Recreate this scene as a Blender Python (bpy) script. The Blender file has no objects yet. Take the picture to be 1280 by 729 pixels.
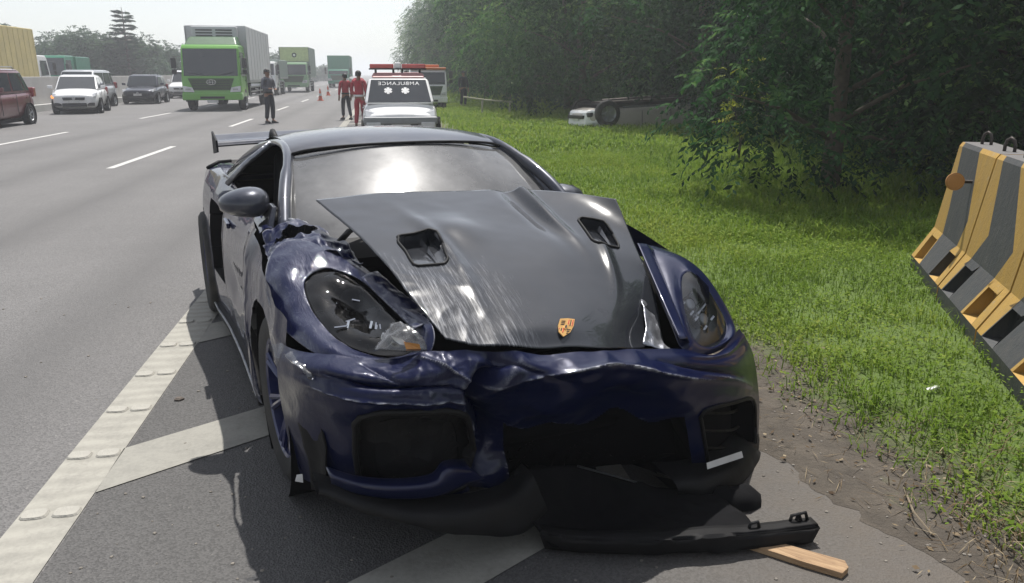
import bpy, bmesh, math, random
import numpy as np
from mathutils import Vector, Matrix, noise
sc = bpy.context.scene
COL = sc.collection
R = math.radians

# ---------------------------------------------------------------- camera
cam_d = bpy.data.cameras.new('camera'); cam = bpy.data.objects.new('camera', cam_d); COL.objects.link(cam)
sc.camera = cam
cam.location = (0, 0, 1.556)
fw = Vector((0.17003526, 0.94722572, -0.27175624))
cam.rotation_euler = fw.to_track_quat('-Z', 'Y').to_euler()
cam_d.sensor_fit = 'HORIZONTAL'; cam_d.sensor_width = 36; cam_d.lens = 965 / 1280 * 36
cam_d.clip_start = 0.05; cam_d.clip_end = 5000

# ---------------------------------------------------------------- sky, sun, exposure
SUN_EL, SUN_AZ = R(65), R(17)          # azimuth measured from the road direction (+Y) towards the verge (+X)
w = bpy.data.worlds.new('World'); sc.world = w; w.use_nodes = True
nt = w.node_tree; nt.nodes.clear()
sky = nt.nodes.new('ShaderNodeTexSky'); sky.sky_type = 'NISHITA'; sky.sun_disc = False
sky.sun_elevation = SUN_EL; sky.sun_rotation = SUN_AZ
sky.air_density = 1.0; sky.dust_density = 1.0; sky.ozone_density = 1.0
hs = nt.nodes.new('ShaderNodeHueSaturation'); hs.inputs['Saturation'].default_value = 0.35
bg = nt.nodes.new('ShaderNodeBackground'); bg.inputs['Strength'].default_value = 0.12
wo = nt.nodes.new('ShaderNodeOutputWorld')
nt.links.new(sky.outputs[0], hs.inputs['Color']); nt.links.new(hs.outputs[0], bg.inputs[0]); nt.links.new(bg.outputs[0], wo.inputs[0])
sun_d = bpy.data.lights.new('sun', 'SUN'); sun_d.energy = 4.5; sun_d.angle = R(0.6); sun_d.color = (1, .965, .91)
sun = bpy.data.objects.new('sun', sun_d); COL.objects.link(sun)
sdir = Vector((math.sin(SUN_AZ) * math.cos(SUN_EL), math.cos(SUN_AZ) * math.cos(SUN_EL), math.sin(SUN_EL)))
sun.rotation_euler = (-sdir).to_track_quat('-Z', 'Y').to_euler()
sun.location = (0, 0, 40)
sc.view_settings.view_transform = 'Standard'; sc.view_settings.look = 'None'
sc.view_settings.exposure = 0.36; sc.view_settings.gamma = 1.0
sc.render.engine = 'CYCLES'
cy = sc.cycles
cy.use_denoising = True; cy.max_bounces = 6; cy.diffuse_bounces = 2; cy.glossy_bounces = 3
cy.transmission_bounces = 4; cy.transparent_max_bounces = 8; cy.volume_bounces = 1
cy.sample_clamp_indirect = 4.0; cy.caustics_reflective = False; cy.caustics_refractive = False

# ---------------------------------------------------------------- materials
MATS = {}
class NB:
    def __init__(s, name):
        s.m = bpy.data.materials.new(name); s.m.use_nodes = True; s.t = s.m.node_tree
        s.t.nodes.clear(); s.out = s.n('ShaderNodeOutputMaterial')
    def n(s, kind, **kw):
        x = s.t.nodes.new(kind)
        for k, v in kw.items(): setattr(x, k, v)
        return x
    def set(s, node, **kw):
        for k, v in kw.items():
            i = node.inputs[k.replace('_', ' ')]
            if hasattr(v, 'is_output'): s.t.links.new(v, i)
            else: i.default_value = v
        return node
    def l(s, a, b): s.t.links.new(a, b)
    def noise(s, vec, scale, detail=4, rough=.6, dist=0):
        x = s.n('ShaderNodeTexNoise'); s.set(x, Scale=scale, Detail=detail, Roughness=rough, Distortion=dist)
        if vec is not None: s.l(vec, x.inputs['Vector'])
        return x.outputs['Fac']
    def ramp(s, fac, stops):
        x = s.n('ShaderNodeValToRGB'); e = x.color_ramp.elements
        while len(e) < len(stops): e.new(.5)
        for el, (p, c) in zip(e, stops): el.position = p; el.color = (*c, 1) if len(c) == 3 else c
        s.l(fac, x.inputs[0]); return x.outputs[0]
    def math(s, op, a, b=0, clamp=False):
        x = s.n('ShaderNodeMath', operation=op, use_clamp=clamp)
        for i, v in enumerate((a, b)):
            if hasattr(v, 'is_output'): s.l(v, x.inputs[i])
            else: x.inputs[i].default_value = v
        return x.outputs[0]
    def mix(s, f, a, b):
        x = s.n('ShaderNodeMix', data_type='RGBA')
        for i, v in ((0, f), (6, a), (7, b)):
            if hasattr(v, 'is_output'): s.l(v, x.inputs[i])
            else: x.inputs[i].default_value = v if i == 0 else (*v, 1) if len(v) == 3 else v
        return x.outputs[2]
    def coord(s, kind='Object', scale=None, rot=None):
        c = s.n('ShaderNodeTexCoord').outputs[kind]
        if scale or rot:
            m = s.n('ShaderNodeMapping')
            if scale: m.inputs['Scale'].default_value = scale
            if rot: m.inputs['Rotation'].default_value = rot
            s.l(c, m.inputs['Vector']); return m.outputs[0]
        return c
    def bump(s, h, strength, dist=.02):
        b = s.n('ShaderNodeBump'); b.inputs['Strength'].default_value = strength; b.inputs['Distance'].default_value = dist
        s.l(h, b.inputs['Height']); return b.outputs[0]
    def bsdf(s, **kw):
        p = s.n('ShaderNodeBsdfPrincipled'); s.set(p, **kw); s.l(p.outputs[0], s.out.inputs[0]); return p

def mat(name, col, rough=.5, metal=0, coat=0, var=.12, nscale=6, bump=0, bscale=40, dirt=0, spec=.5):
    """plain procedural material: colour mottled by noise, optional fine relief and dust"""
    if name in MATS: return MATS[name]
    b = NB(name); co = b.coord()
    f = b.noise(co, nscale, 5)
    c0 = tuple(x * (1 - var) for x in col); c1 = tuple(min(1, x * (1 + var)) for x in col)
    c = b.ramp(f, [(.3, c0), (.7, c1)])
    if dirt:
        d = b.ramp(b.noise(co, nscale * .7, 6, .7), [(.45, (0, 0, 0)), (.75, (1, 1, 1))])
        c = b.mix(b.math('MULTIPLY', d, dirt), c, (.22, .19, .15))
    r = b.math('ADD', b.math('MULTIPLY', f, .15), rough - .07, True)
    p = b.bsdf(Base_Color=c, Roughness=r, Metallic=metal)
    p.inputs['Coat Weight'].default_value = coat; p.inputs['Coat Roughness'].default_value = .04
    p.inputs['Specular IOR Level'].default_value = spec
    if bump: b.set(p, Normal=b.bump(b.noise(co, bscale, 3), bump))
    MATS[name] = b.m; return b.m

def paint(name, col, rough=.32, metal=.3, dust=.12):
    b = NB(name); co = b.coord()
    f = b.noise(co, 900, 2)
    c = b.mix(b.math('MULTIPLY', f, .35), col, tuple(min(1, x * 1.6 + .004) for x in col))
    d = b.ramp(b.noise(co, 3.5, 6, .7), [(.42, (0, 0, 0)), (.8, (1, 1, 1))])
    c = b.mix(b.math('MULTIPLY', d, dust), c, (.3, .28, .25))
    p = b.bsdf(Base_Color=c, Roughness=b.math('ADD', b.math('MULTIPLY', d, .25), rough), Metallic=metal); p.inputs['Specular IOR Level'].default_value = .15
    p.inputs['Coat Weight'].default_value = .8; p.inputs['Coat Roughness'].default_value = .03
    MATS[name] = b.m; return b.m

# ---------------------------------------------------------------- mesh helpers
def tag(o, label=None, cat=None, group=None, kind=None):
    if label: o['label'] = label
    if cat: o['category'] = cat
    if group: o['group'] = group
    if kind: o['kind'] = kind
    return o
def empty(name, loc=(0, 0, 0), rz=0, parent=None):
    o = bpy.data.objects.new(name, None); COL.objects.link(o); o.location = loc; o.rotation_euler = (0, 0, rz)
    if parent: o.parent = parent
    return o
class MB:
    """collects shapes and links them as one mesh object"""
    def __init__(s): s.v = []; s.f = []; s.mi = []; s.cur = 0
    def add(s, vs, fs, mi=None):
        o = len(s.v); s.v += [tuple(v) for v in vs]; s.f += [tuple(i + o for i in f) for f in fs]
        s.mi += [s.cur if mi is None else mi] * len(fs); return s
    def box(s, c, d, rot=None, mi=None):
        x, y, z = (q / 2 for q in d)
        vs = [Vector((sx * x, sy * y, sz * z)) for sx in (-1, 1) for sy in (-1, 1) for sz in (-1, 1)]
        if rot is not None: vs = [rot @ v for v in vs]
        vs = [v + Vector(c) for v in vs]
        return s.add(vs, [(0, 1, 3, 2), (4, 6, 7, 5), (0, 4, 5, 1), (2, 3, 7, 6), (0, 2, 6, 4), (1, 5, 7, 3)], mi)
    def hexa(s, bot, top, mi=None):
        """solid from two quads listed in the same turn"""
        n = len(bot); vs = list(bot) + list(top)
        fs = [tuple(range(n))[::-1], tuple(range(n, 2 * n))] + [(i, (i + 1) % n, (i + 1) % n + n, i + n) for i in range(n)]
        return s.add(vs, fs, mi)
    def cyl(s, a, b, r, r2=None, n=12, cap=True, mi=None):
        return s.tube([a, b], [r, r if r2 is None else r2], n, cap, mi)
    def tube(s, path, rad, n=8, cap=True, mi=None):
        P = [Vector(p) for p in path]
        if not hasattr(rad, '__len__'): rad = [rad] * len(P)
        vs = []; up = None
        for i, p in enumerate(P):
            t = (P[min(i + 1, len(P) - 1)] - P[max(i - 1, 0)]).normalized()
            if up is None: up = Vector((0, 0, 1)) if abs(t.z) < .9 else Vector((1, 0, 0))
            sd = t.cross(up).normalized(); up = sd.cross(t).normalized()
            vs += [p + (sd * math.cos(k * 2 * math.pi / n) + up * math.sin(k * 2 * math.pi / n)) * rad[i] for k in range(n)]
        fs = []
        for i in range(len(P) - 1):
            for k in range(n): a = i * n + k; b2 = i * n + (k + 1) % n; fs.append((a, b2, b2 + n, a + n))
        if cap: fs += [tuple(range(n))[::-1], tuple(range((len(P) - 1) * n, len(P) * n))]
        return s.add(vs, fs, mi)
    def lathe(s, prof, n=28, axis='y', c=(0, 0, 0), closed=False, mi=None):
        """prof: (radius, offset along axis)"""
        vs = []
        for k in range(n):
            a = 2 * math.pi * k / n
            for r, h in prof:
                q = (r * math.cos(a), h, r * math.sin(a)) if axis == 'y' else (r * math.cos(a), r * math.sin(a), h) if axis == 'z' else (h, r * math.cos(a), r * math.sin(a))
                vs.append(tuple(q[i] + c[i] for i in range(3)))
        m = len(prof); fs = []
        for k in range(n):
            for j in range(m if closed else m - 1):
                a = k * m + j; b2 = k * m + (j + 1) % m; c2 = ((k + 1) % n) * m + (j + 1) % m; d2 = ((k + 1) % n) * m + j
                fs.append((a, b2, c2, d2))
        return s.add(vs, fs, mi)
    def build(s, name, mats, parent=None, smooth=False, bevel=0, seg=2, sub=0, angle=40):
        me = bpy.data.meshes.new(name); me.from_pydata(s.v, [], s.f)
        mats = mats if isinstance(mats, (list, tuple)) else [mats]
        for m in mats: me.materials.append(m)
        if len(mats) > 1: me.polygons.foreach_set('material_index', s.mi)
        bm = bmesh.new(); bm.from_mesh(me); bmesh.ops.recalc_face_normals(bm, faces=bm.faces); bm.to_mesh(me); bm.free()
        o = bpy.data.objects.new(name, me); COL.objects.link(o)
        if parent: o.parent = parent
        if smooth:
            me.polygons.foreach_set('use_smooth', [True] * len(me.polygons))
            if smooth == 'auto': me.set_sharp_from_angle(angle=R(angle))
        if bevel:
            m = o.modifiers.new('b', 'BEVEL'); m.width = bevel; m.segments = seg; m.limit_method = 'ANGLE'; m.angle_limit = R(35)
        if sub:
            m = o.modifiers.new('s', 'SUBSURF'); m.levels = sub; m.render_levels = sub
        return o
def raw(name, V, F, mats, parent=None, smooth=True, mi=None):
    """numpy arrays to one object; F (n,4) or (n,3)"""
    me = bpy.data.meshes.new(name); V = np.asarray(V, np.float32); F = np.asarray(F, np.int32)
    me.vertices.add(len(V)); me.vertices.foreach_set('co', V.ravel())
    k = F.shape[1]; me.loops.add(F.size); me.loops.foreach_set('vertex_index', F.ravel())
    me.polygons.add(len(F)); me.polygons.foreach_set('loop_start', np.arange(len(F), dtype=np.int32) * k)
    for m in (mats if isinstance(mats, (list, tuple)) else [mats]): me.materials.append(m)
    if mi is not None: me.polygons.foreach_set('material_index', np.asarray(mi, np.int32))
    me.polygons.foreach_set('use_smooth', np.full(len(F), bool(smooth)))
    me.update(calc_edges=True); me.validate()
    o = bpy.data.objects.new(name, me); COL.objects.link(o)
    if parent: o.parent = parent
    return o
def crw(n, t, closed=False):
    """Catmull-Rom weights: rows for parameters t (0..n-1, or 0..n when closed)"""
    t = np.asarray(t, float); W = np.zeros((len(t), n)); i = np.floor(t).astype(int)
    if not closed: i = np.clip(i, 0, n - 2)
    f = t - i
    w = np.stack([-.5*f + f**2 - .5*f**3, 1 - 2.5*f**2 + 1.5*f**3, .5*f + 2*f**2 - 1.5*f**3, -.5*f**2 + .5*f**3], 1)
    for k in range(4):
        j = i + k - 1
        if closed: np.add.at(W, (np.arange(len(t)), j % n), w[:, k]); continue
        lo = j < 0; hi = j > n - 1; ok = ~(lo | hi); ar = np.arange(len(t))
        np.add.at(W, (ar[ok], j[ok]), w[ok, k])
        np.add.at(W, (ar[lo], 0), 2 * w[lo, k]); np.add.at(W, (ar[lo], 1), -w[lo, k])
        np.add.at(W, (ar[hi], n - 1), 2 * w[hi, k]); np.add.at(W, (ar[hi], n - 2), -w[hi, k])
    return W
def surf(C, us, vs):
    C = np.asarray(C, float)
    return np.einsum('ai,ijk,bj->abk', crw(C.shape[0], us), C, crw(C.shape[1], vs))
def normals(P, flip=False):
    du = np.gradient(P, axis=0); dv = np.gradient(P, axis=1); N = np.cross(du, dv)
    N /= np.linalg.norm(N, axis=2, keepdims=True) + 1e-9
    return -N if flip else N
def fbm(P, s, amp, seed=0, oct=3):
    sh = P.shape[:-1]; out = np.zeros(sh)
    for idx in np.ndindex(*sh):
        v = Vector(P[idx]) * s + Vector((seed, seed * 1.7, -seed)); a = 1; t = 0
        for k in range(oct): t += a * noise.noise(v); v = v * 2.1; a *= .5
        out[idx] = t
    return out * amp
def folds(P, s, amp, seed=0):
    """sharp creases: ridged noise"""
    sh = P.shape[:-1]; out = np.zeros(sh)
    for idx in np.ndindex(*sh):
        v = Vector(P[idx]) * s + Vector((seed * 3.1, seed, -seed * 2.3)); out[idx] = abs(noise.noise(v)) + .5 * abs(noise.noise(v * 2.3))
    return (.35 - out) * amp
def patch(name, C, mats, parent, nu=24, nv=24, flip=False, disp=None, holes=(), us=None, vs=None, thick=0):
    """bicubic panel through a net of points (rows u, columns v). holes: (test(u,v), depth, material slot) sink part of it with real walls"""
    C = np.asarray(C, float)
    us = np.linspace(0, C.shape[0] - 1, nu) if us is None else np.asarray(us); vs = np.linspace(0, C.shape[1] - 1, nv) if vs is None else np.asarray(vs)
    P = surf(C, us, vs); N = normals(P, flip); U, Vv = np.meshgrid(us, vs, indexing='ij')
    if disp is not None:
        P = P + N * disp(P, U, Vv)[..., None]; N = normals(P, flip)
    nu, nv = len(us), len(vs); idx = np.arange(nu * nv).reshape(nu, nv)
    V = [P.reshape(-1, 3)]; F = []; MI = []; cnt = nu * nv
    uc = (us[1:] + us[:-1]) / 2; vc = (vs[1:] + vs[:-1]) / 2; UC, VC = np.meshgrid(uc, vc, indexing='ij')
    lab = np.zeros(UC.shape, int)
    for k, h in enumerate(holes): lab[h[0](UC, VC)] = k + 1
    A, B, Cc, D = idx[:-1, :-1], idx[1:, :-1], idx[1:, 1:], idx[:-1, 1:]
    q = np.stack([A, B, Cc, D], -1)
    F.append(q[lab == 0]); MI.append(np.zeros((lab == 0).sum(), int))
    for k, h in enumerate(holes):
        depth, slot = h[1], h[2]; m = lab == k + 1
        if not m.any(): continue
        off = cnt; dp = depth(U, Vv)[..., None] if callable(depth) else depth
        V.append((P - N * dp).reshape(-1, 3)); cnt += nu * nv
        F.append(q[m] + off); MI.append(np.full(m.sum(), slot))
        wl = []
        pad = np.pad(m, 1)
        for i, j in zip(*np.where(m)):
            for (di, dj, a, b2) in ((-1, 0, (0, 0), (0, 1)), (1, 0, (1, 1), (1, 0)), (0, -1, (1, 0), (0, 0)), (0, 1, (0, 1), (1, 1))):
                if not pad[i + 1 + di, j + 1 + dj]:
                    p, r2 = idx[i + a[0], j + a[1]], idx[i + b2[0], j + b2[1]]
                    wl.append((p, r2, r2 + off, p + off))
        F.append(np.array(wl)); MI.append(np.full(len(wl), slot))
    F = np.concatenate(F); V = np.concatenate(V)
    used, inv = np.unique(F, return_inverse=True)
    F = inv.reshape(F.shape)
    if flip: F = F[:, ::-1]
    o = raw(name, V[used], F, mats, parent, True, np.concatenate(MI))
    o.data.set_sharp_from_angle(angle=R(50))
    if thick:
        s = o.modifiers.new('t', 'SOLIDIFY'); s.thickness = thick; s.offset = -1
    return o
def ring(name, loops, mats, parent, na=64, nr=10, flip=False, disp=None, thick=0):
    """panel between closed loops (outer first, hole last)"""
    L = np.asarray(loops, float); K = L.shape[1]
    ta = np.linspace(0, K, na, endpoint=False)
    P = np.einsum('ai,ijk,bj->abk', crw(len(L), np.linspace(0, len(L) - 1, nr)), L, crw(K, ta, True))
    if disp is not None:
        Pc = np.concatenate([P, P[:, :1]], 1); N = normals(Pc, flip)[:, :-1]; P = P + N * disp(P)[..., None]
    idx = np.arange(nr * na).reshape(nr, na); nx = np.roll(idx, -1, 1)
    F = np.stack([idx[:-1], idx[1:], nx[1:], nx[:-1]], -1).reshape(-1, 4)
    if flip: F = F[:, ::-1]
    o = raw(name, P.reshape(-1, 3), F, mats, parent)
    if thick:
        s = o.modifiers.new('t', 'SOLIDIFY'); s.thickness = thick; s.offset = -1
    return o
def copy_tree(o, parent=None):
    c = o.copy(); COL.objects.link(c)
    if parent: c.parent = parent
    for ch in list(o.children): copy_tree(ch, c)
    return c
rng = np.random.default_rng(7); random.seed(7)


# ================================================================ SETTING
def leaf_mat(name, dark, mid, light, trans=.35, rough=.5, vary=False):
    b = NB(name)
    a = b.n('ShaderNodeAttribute', attribute_name='var').outputs['Fac']
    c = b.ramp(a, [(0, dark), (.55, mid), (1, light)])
    if vary:                                      # every tree its own shade of green
        rnd = b.n('ShaderNodeObjectInfo').outputs['Random']; h = b.n('ShaderNodeHueSaturation'); b.l(c, h.inputs['Color'])
        b.l(b.math('ADD', b.math('MULTIPLY', rnd, .9), .65), h.inputs['Value']); b.l(b.math('ADD', b.math('MULTIPLY', rnd, -.05), .54), h.inputs['Hue']); c = h.outputs[0]
    p = b.n('ShaderNodeBsdfPrincipled'); b.set(p, Base_Color=c, Roughness=rough); p.inputs['Specular IOR Level'].default_value = .06
    t = b.n('ShaderNodeBsdfTranslucent'); b.l(c, t.inputs[0])
    m = b.n('ShaderNodeMixShader'); m.inputs[0].default_value = trans
    b.l(p.outputs[0], m.inputs[1]); b.l(t.outputs[0], m.inputs[2]); b.l(m.outputs[0], b.out.inputs[0])
    MATS[name] = b.m; return b.m

def asphalt(name, base, dust_from=None, tracks=()):
    b = NB(name); co = b.coord()
    sep = b.n('ShaderNodeSeparateXYZ'); b.l(co, sep.inputs[0]); X = sep.outputs[0]; Y = sep.outputs[1]
    big = b.noise(co, .55, 5, .65); fine = b.noise(co, 70, 4, .7); mid = b.noise(b.coord(scale=(2.2, .25, 1)), 1.6, 5, .6)
    vo = b.n('ShaderNodeTexVoronoi'); vo.inputs['Scale'].default_value = 130; b.l(co, vo.inputs['Vector'])
    c = b.ramp(big, [(.25, tuple(x * .82 for x in base)), (.75, tuple(x * 1.15 for x in base))])
    c = b.mix(b.math('MULTIPLY', mid, .35), c, tuple(x * 1.35 for x in base))
    sp = b.ramp(vo.outputs['Color'], [(.3, (.62, .62, .62)), (.55, (1, 1, 1)), (.93, (1.15, 1.15, 1.15)), (.98, (1.9, 1.85, 1.75))])
    mu = b.n('ShaderNodeMix', data_type='RGBA', blend_type='MULTIPLY'); mu.inputs[0].default_value = .75
    b.l(c, mu.inputs[6]); b.l(sp, mu.inputs[7]); c = mu.outputs[2]
    # darker oil / tyre polish along the wheel paths, constant with X (skewed with the road)
    xs = b.math('SUBTRACT', X, b.math('MULTIPLY', Y, .018))
    for x0, wd, k in tracks:
        d = b.math('ABSOLUTE', b.math('SUBTRACT', xs, x0))
        m = b.math('SUBTRACT', 1, b.math('DIVIDE', d, wd), True)
        m = b.math('MULTIPLY', m, b.math('MULTIPLY', b.math('ADD', mid, .3), k), True)
        c = b.mix(m, c, tuple(x * .55 for x in base))
    if dust_from:
        x0, x1 = dust_from
        d = b.math('DIVIDE', b.math('SUBTRACT', b.math('ADD', X, b.math('MULTIPLY', b.math('SUBTRACT', b.noise(co, 2.4, 6, .7), .5), 1.3)), x0), x1 - x0, True)
        dn = b.math('MULTIPLY', d, b.math('ADD', b.noise(co, 9, 6, .75), .3), True)
        c = b.mix(dn, c, (.098, .082, .066))
    rg = b.math('ADD', b.math('MULTIPLY', fine, .2), .68)
    p = b.bsdf(Base_Color=c, Roughness=rg)
    h = b.math('ADD', b.math('MULTIPLY', vo.outputs['Distance'], 1.2), b.math('MULTIPLY', fine, .5))
    b.set(p, Normal=b.bump(h, .45, .006)); MATS[name] = b.m; return b.m

def marking(name, col, wear=.35, ridges=0, dust_from=None):
    b = NB(name); co = b.coord()
    n1 = b.noise(co, 7, 8, .75); n2 = b.noise(co, 60, 4, .7)
    f = b.ramp(b.math('ADD', b.math('MULTIPLY', n1, .7), b.math('MULTIPLY', n2, .35)), [(.42 + .1 * (1 - wear), (0, 0, 0)), (.78, (1, 1, 1))])
    c = b.mix(b.math('MULTIPLY', f, wear * 1.6), col, (.13, .125, .115))
    c = b.mix(b.math('MULTIPLY', b.noise(b.coord(scale=(1, .3, 1)), 3, 5), .3), c, tuple(x * .6 for x in col))
    if ridges:
        wv = b.n('ShaderNodeTexWave', wave_type='BANDS', bands_direction='Y'); b.set(wv, Scale=ridges, Distortion=3.0, Detail=3); b.l(co, wv.inputs['Vector'])
        c = b.mix(b.math('MULTIPLY', wv.outputs['Fac'], .3), c, tuple(x * .45 for x in col))
    if dust_from:
        X = b.n('ShaderNodeSeparateXYZ'); b.l(co, X.inputs[0])
        d = b.math('DIVIDE', b.math('SUBTRACT', b.math('ADD', X.outputs[0], b.math('MULTIPLY', b.math('SUBTRACT', n1, .5), .8)), dust_from[0]), dust_from[1] - dust_from[0], True)
        c = b.mix(d, c, (.17, .15, .125))
    p = b.bsdf(Base_Color=c, Roughness=.75); b.set(p, Normal=b.bump(n2, .3, .005)); MATS[name] = b.m; return b.m

SK = .018                                      # the road runs at a slight angle to the camera's Y axis
def rx(x0, y): return x0 + SK * y
def strip(name, x0, x1, y0, y1, z, m, kind='structure', parent=None, n=1):
    ys = np.linspace(y0, y1, n + 1); mb = MB()
    for a, b2 in zip(ys[:-1], ys[1:]): mb.add([(rx(x0, a), a, z), (rx(x1, a), a, z), (rx(x1, b2), b2, z), (rx(x0, b2), b2, z)], [(0, 1, 2, 3)])
    o = mb.build(name, m, parent)
    if kind: o['kind'] = kind
    return o

m_road = asphalt('asphalt_road', (.138, .133, .131), tracks=((-2.0, .5, .7), (-3.7, .5, .7), (-5.7, .6, .7), (-7.6, .6, .7)))
m_shoulder = asphalt('asphalt_shoulder', (.086, .083, .081), dust_from=(.55, 1.75))
m_line = marking('line_paint', (.37, .355, .31), .42, ridges=3.2)
m_dash = marking('dash_paint', (.55, .54, .52), .25)
m_chev = marking('chevron_paint', (.30, .29, .255), .45, dust_from=(.55, 1.3))
m_pad = mat('pad_plastic', (.36, .345, .305), .7, bump=.3, bscale=90)
m_green = mat('far_green', (.05, .08, .025), .9, var=.3, nscale=.05)
gb = NB('verge_soil'); co = gb.coord()
c = gb.ramp(gb.noise(co, 5, 8, .75), [(.3, (.060, .050, .040)), (.5, (.096, .080, .063)), (.72, (.15, .125, .098))])
sepv = gb.n('ShaderNodeSeparateXYZ'); gb.l(co, sepv.inputs[0])
gm = gb.math('DIVIDE', gb.math('SUBTRACT', gb.math('ADD', sepv.outputs[0], gb.math('MULTIPLY', gb.math('SUBTRACT', gb.noise(co, 3, 6, .7), .5), 1.4)), 2.05), .5, True)
c = gb.mix(gb.math('MULTIPLY', gm, .9), c, (.11, .175, .03))
p = gb.bsdf(Base_Color=c, Roughness=.92); gb.set(p, Normal=gb.bump(gb.noise(co, 45, 6, .75), .9, .02)); m_soil = gb.m

g = MB().add([(-1500, -40, -.02), (1500, -40, -.02), (1500, 1500, -.02), (-1500, 1500, -.02)], [(0, 1, 2, 3)]).build('ground', m_green); g['kind'] = 'structure'
strip('road', -14.62, -1.16, -30, 1400, 0, m_road)
strip('shoulder', -1.16, 2.05, -30, 1400, 0, m_shoulder)
strip('opposite_road', -31, -15.12, -30, 1400, 0, m_road)

# verge: uneven sheet whose ragged left edge lies over the shoulder
def verge_left(y): return 1.74 - .26 * min(1, max(0, (y - 1.9) / 1.1)) + .012 * y + .20 * noise.noise(Vector((0, y * .9, 3))) + .10 * noise.noise(Vector((5, y * 4, 3))) + .05 * noise.noise(Vector((9, y * 14, 3)))
def verge_z(x, y):
    d = max(0, x - verge_left(y)); return .0012 + .040 * min(1, d / 1.2) ** 1.3 + .03 * min(1, d) * noise.noise(Vector((x * .7, y * .7, 0)))
ys = np.concatenate([np.arange(-4, 1, .2), np.arange(1, 6, .03), np.arange(6, 14, .12), np.arange(14, 60, .6), np.arange(60, 400, 8)])
fx = np.concatenate([np.linspace(0, 1.5, 22), np.linspace(1.7, 8, 22), [12, 20, 40, 90]])
V = [(verge_left(y) + d, y, verge_z(verge_left(y) + d, y)) for y in ys for d in fx]
n = len(fx); F = [(i * n + j, i * n + j + 1, (i + 1) * n + j + 1, (i + 1) * n + j) for i in range(len(ys) - 1) for j in range(n - 1)]
o = raw('verge_ground', V, F, m_soil); o['kind'] = 'structure'

# painted markings
el = strip('edge_line', -1.38, -1.165, -6, 300, .004, m_line, n=1)
pad = MB(); K = 14
top = [(.048 * math.copysign(abs(math.cos(a)) ** .6, math.cos(a)), .036 * math.copysign(abs(math.sin(a)) ** .6, math.sin(a))) for a in [2 * math.pi * k / K for k in range(K)]]
pad.add([(x, y, .001) for x, y in top] + [(x * .88, y * .86, .008) for x, y in top], [tuple(range(K, 2 * K))] + [(i, (i + 1) % K, (i + 1) % K + K, i + K) for i in range(K)])
p0 = None
for k in range(62):
    y = 1.84 + .462 * k
    for s in (-1, 1):
        if p0 is None: p0 = pad.build('rumble_pad', m_pad, el); q = p0
        else: q = p0.copy(); COL.objects.link(q)
        q.location = (rx(-1.272 + s * .054, y) + rng.normal() * .003, y + rng.normal() * .004, .004); q.rotation_euler = (0, 0, rng.normal() * .05)
chev = None
for k in range(-1, 16):
    y0 = 1.15 + 1.742 * k; xe = {-1: 1.66, 0: .95}.get(k, 1.2)
    xs_ = rx(-1.163, y0)
    me = MB().add([(xs_, y0, .004), (xe, y0 + .655 * (xe - xs_), .004), (xe, y0 + .655 * (xe - xs_) + .34, .004), (xs_, y0 + .37, .004)], [(0, 1, 2, 3)])
    o = me.build('chevron_marking', m_chev); o['kind'] = 'structure'
for x0, y00 in ((-4.72, 14.2), (-8.72, 19.3)):
    for k in range(-2, 14):
        y = y00 + (k if x0 > -5 else k) * 10.9
        strip('lane_dash', x0, x0 + .13, y, y + 4.2, .004, m_dash)

# ---------------------------------------------------------------- ground cover on the verge
m_grass = leaf_mat('grass_blade', (.07, .13, .016), (.17, .265, .034), (.28, .33, .06), .45)
def set_var(o, var, per):
    a = o.data.attributes.new('var', 'FLOAT', 'FACE'); a.data.foreach_set('value', np.repeat(var, per).astype(np.float32))
def blades(N, xy, h, wd, lean, var):
    a = rng.uniform(0, 2 * np.pi, N); d = np.stack([np.cos(a), np.sin(a)], 1); s = np.stack([-d[:, 1], d[:, 0]], 1)
    z = np.array([verge_z(x, y) for x, y in xy]) - .005
    b3 = np.concatenate([xy, z[:, None]], 1)
    D = np.concatenate([d, np.zeros((N, 1))], 1); S = np.concatenate([s, np.zeros((N, 1))], 1); Z = np.array([0, 0, 1.])
    m = b3 + D * (h * lean * .35)[:, None] + Z * (h * .6)[:, None]
    t = b3 + D * (h * lean)[:, None] + Z * (h * (1 - .25 * lean))[:, None]
    W = (wd / 2)[:, None]
    V = np.stack([b3 - S * W, b3 + S * W, m + S * W * .8, m - S * W * .8, t + S * W * .15, t - S * W * .15], 1).reshape(-1, 3)
    i = np.arange(N)[:, None] * 6
    F = np.stack([i + [0, 1, 2, 3], i + [3, 2, 4, 5]], 1).reshape(-1, 4)
    return V, F, np.repeat(var, 2)
def leaflets(N, xy, hgt, ln, var):
    a = rng.uniform(0, 2 * np.pi, N); D = np.stack([np.cos(a), np.sin(a), rng.normal(0, .35, N)], 1); S = np.stack([-np.sin(a), np.cos(a), rng.normal(0, .35, N)], 1)
    z = np.array([verge_z(x, y) for x, y in xy]); b3 = np.concatenate([xy, (z + hgt)[:, None]], 1); L = ln[:, None]
    V = np.stack([b3, b3 + D * L * .5 + S * L * .3, b3 + D * L, b3 + D * L * .5 - S * L * .3], 1).reshape(-1, 3)
    return V, np.arange(4 * N).reshape(-1, 4), var
def scatter(n, x0, x1, y0, y1, keep):
    xy = np.stack([rng.uniform(x0, x1, n), rng.uniform(y0, y1, n)], 1)
    return xy[[rng.random() < keep(x, y) for x, y in xy]]
def nz(x, y, s, k=0): return noise.noise(Vector((x * s, y * s, k)))
def grass_edge(y): return 1.84 + .014 * y + .22 * noise.noise(Vector((1, y * .8, 9)))
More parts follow.
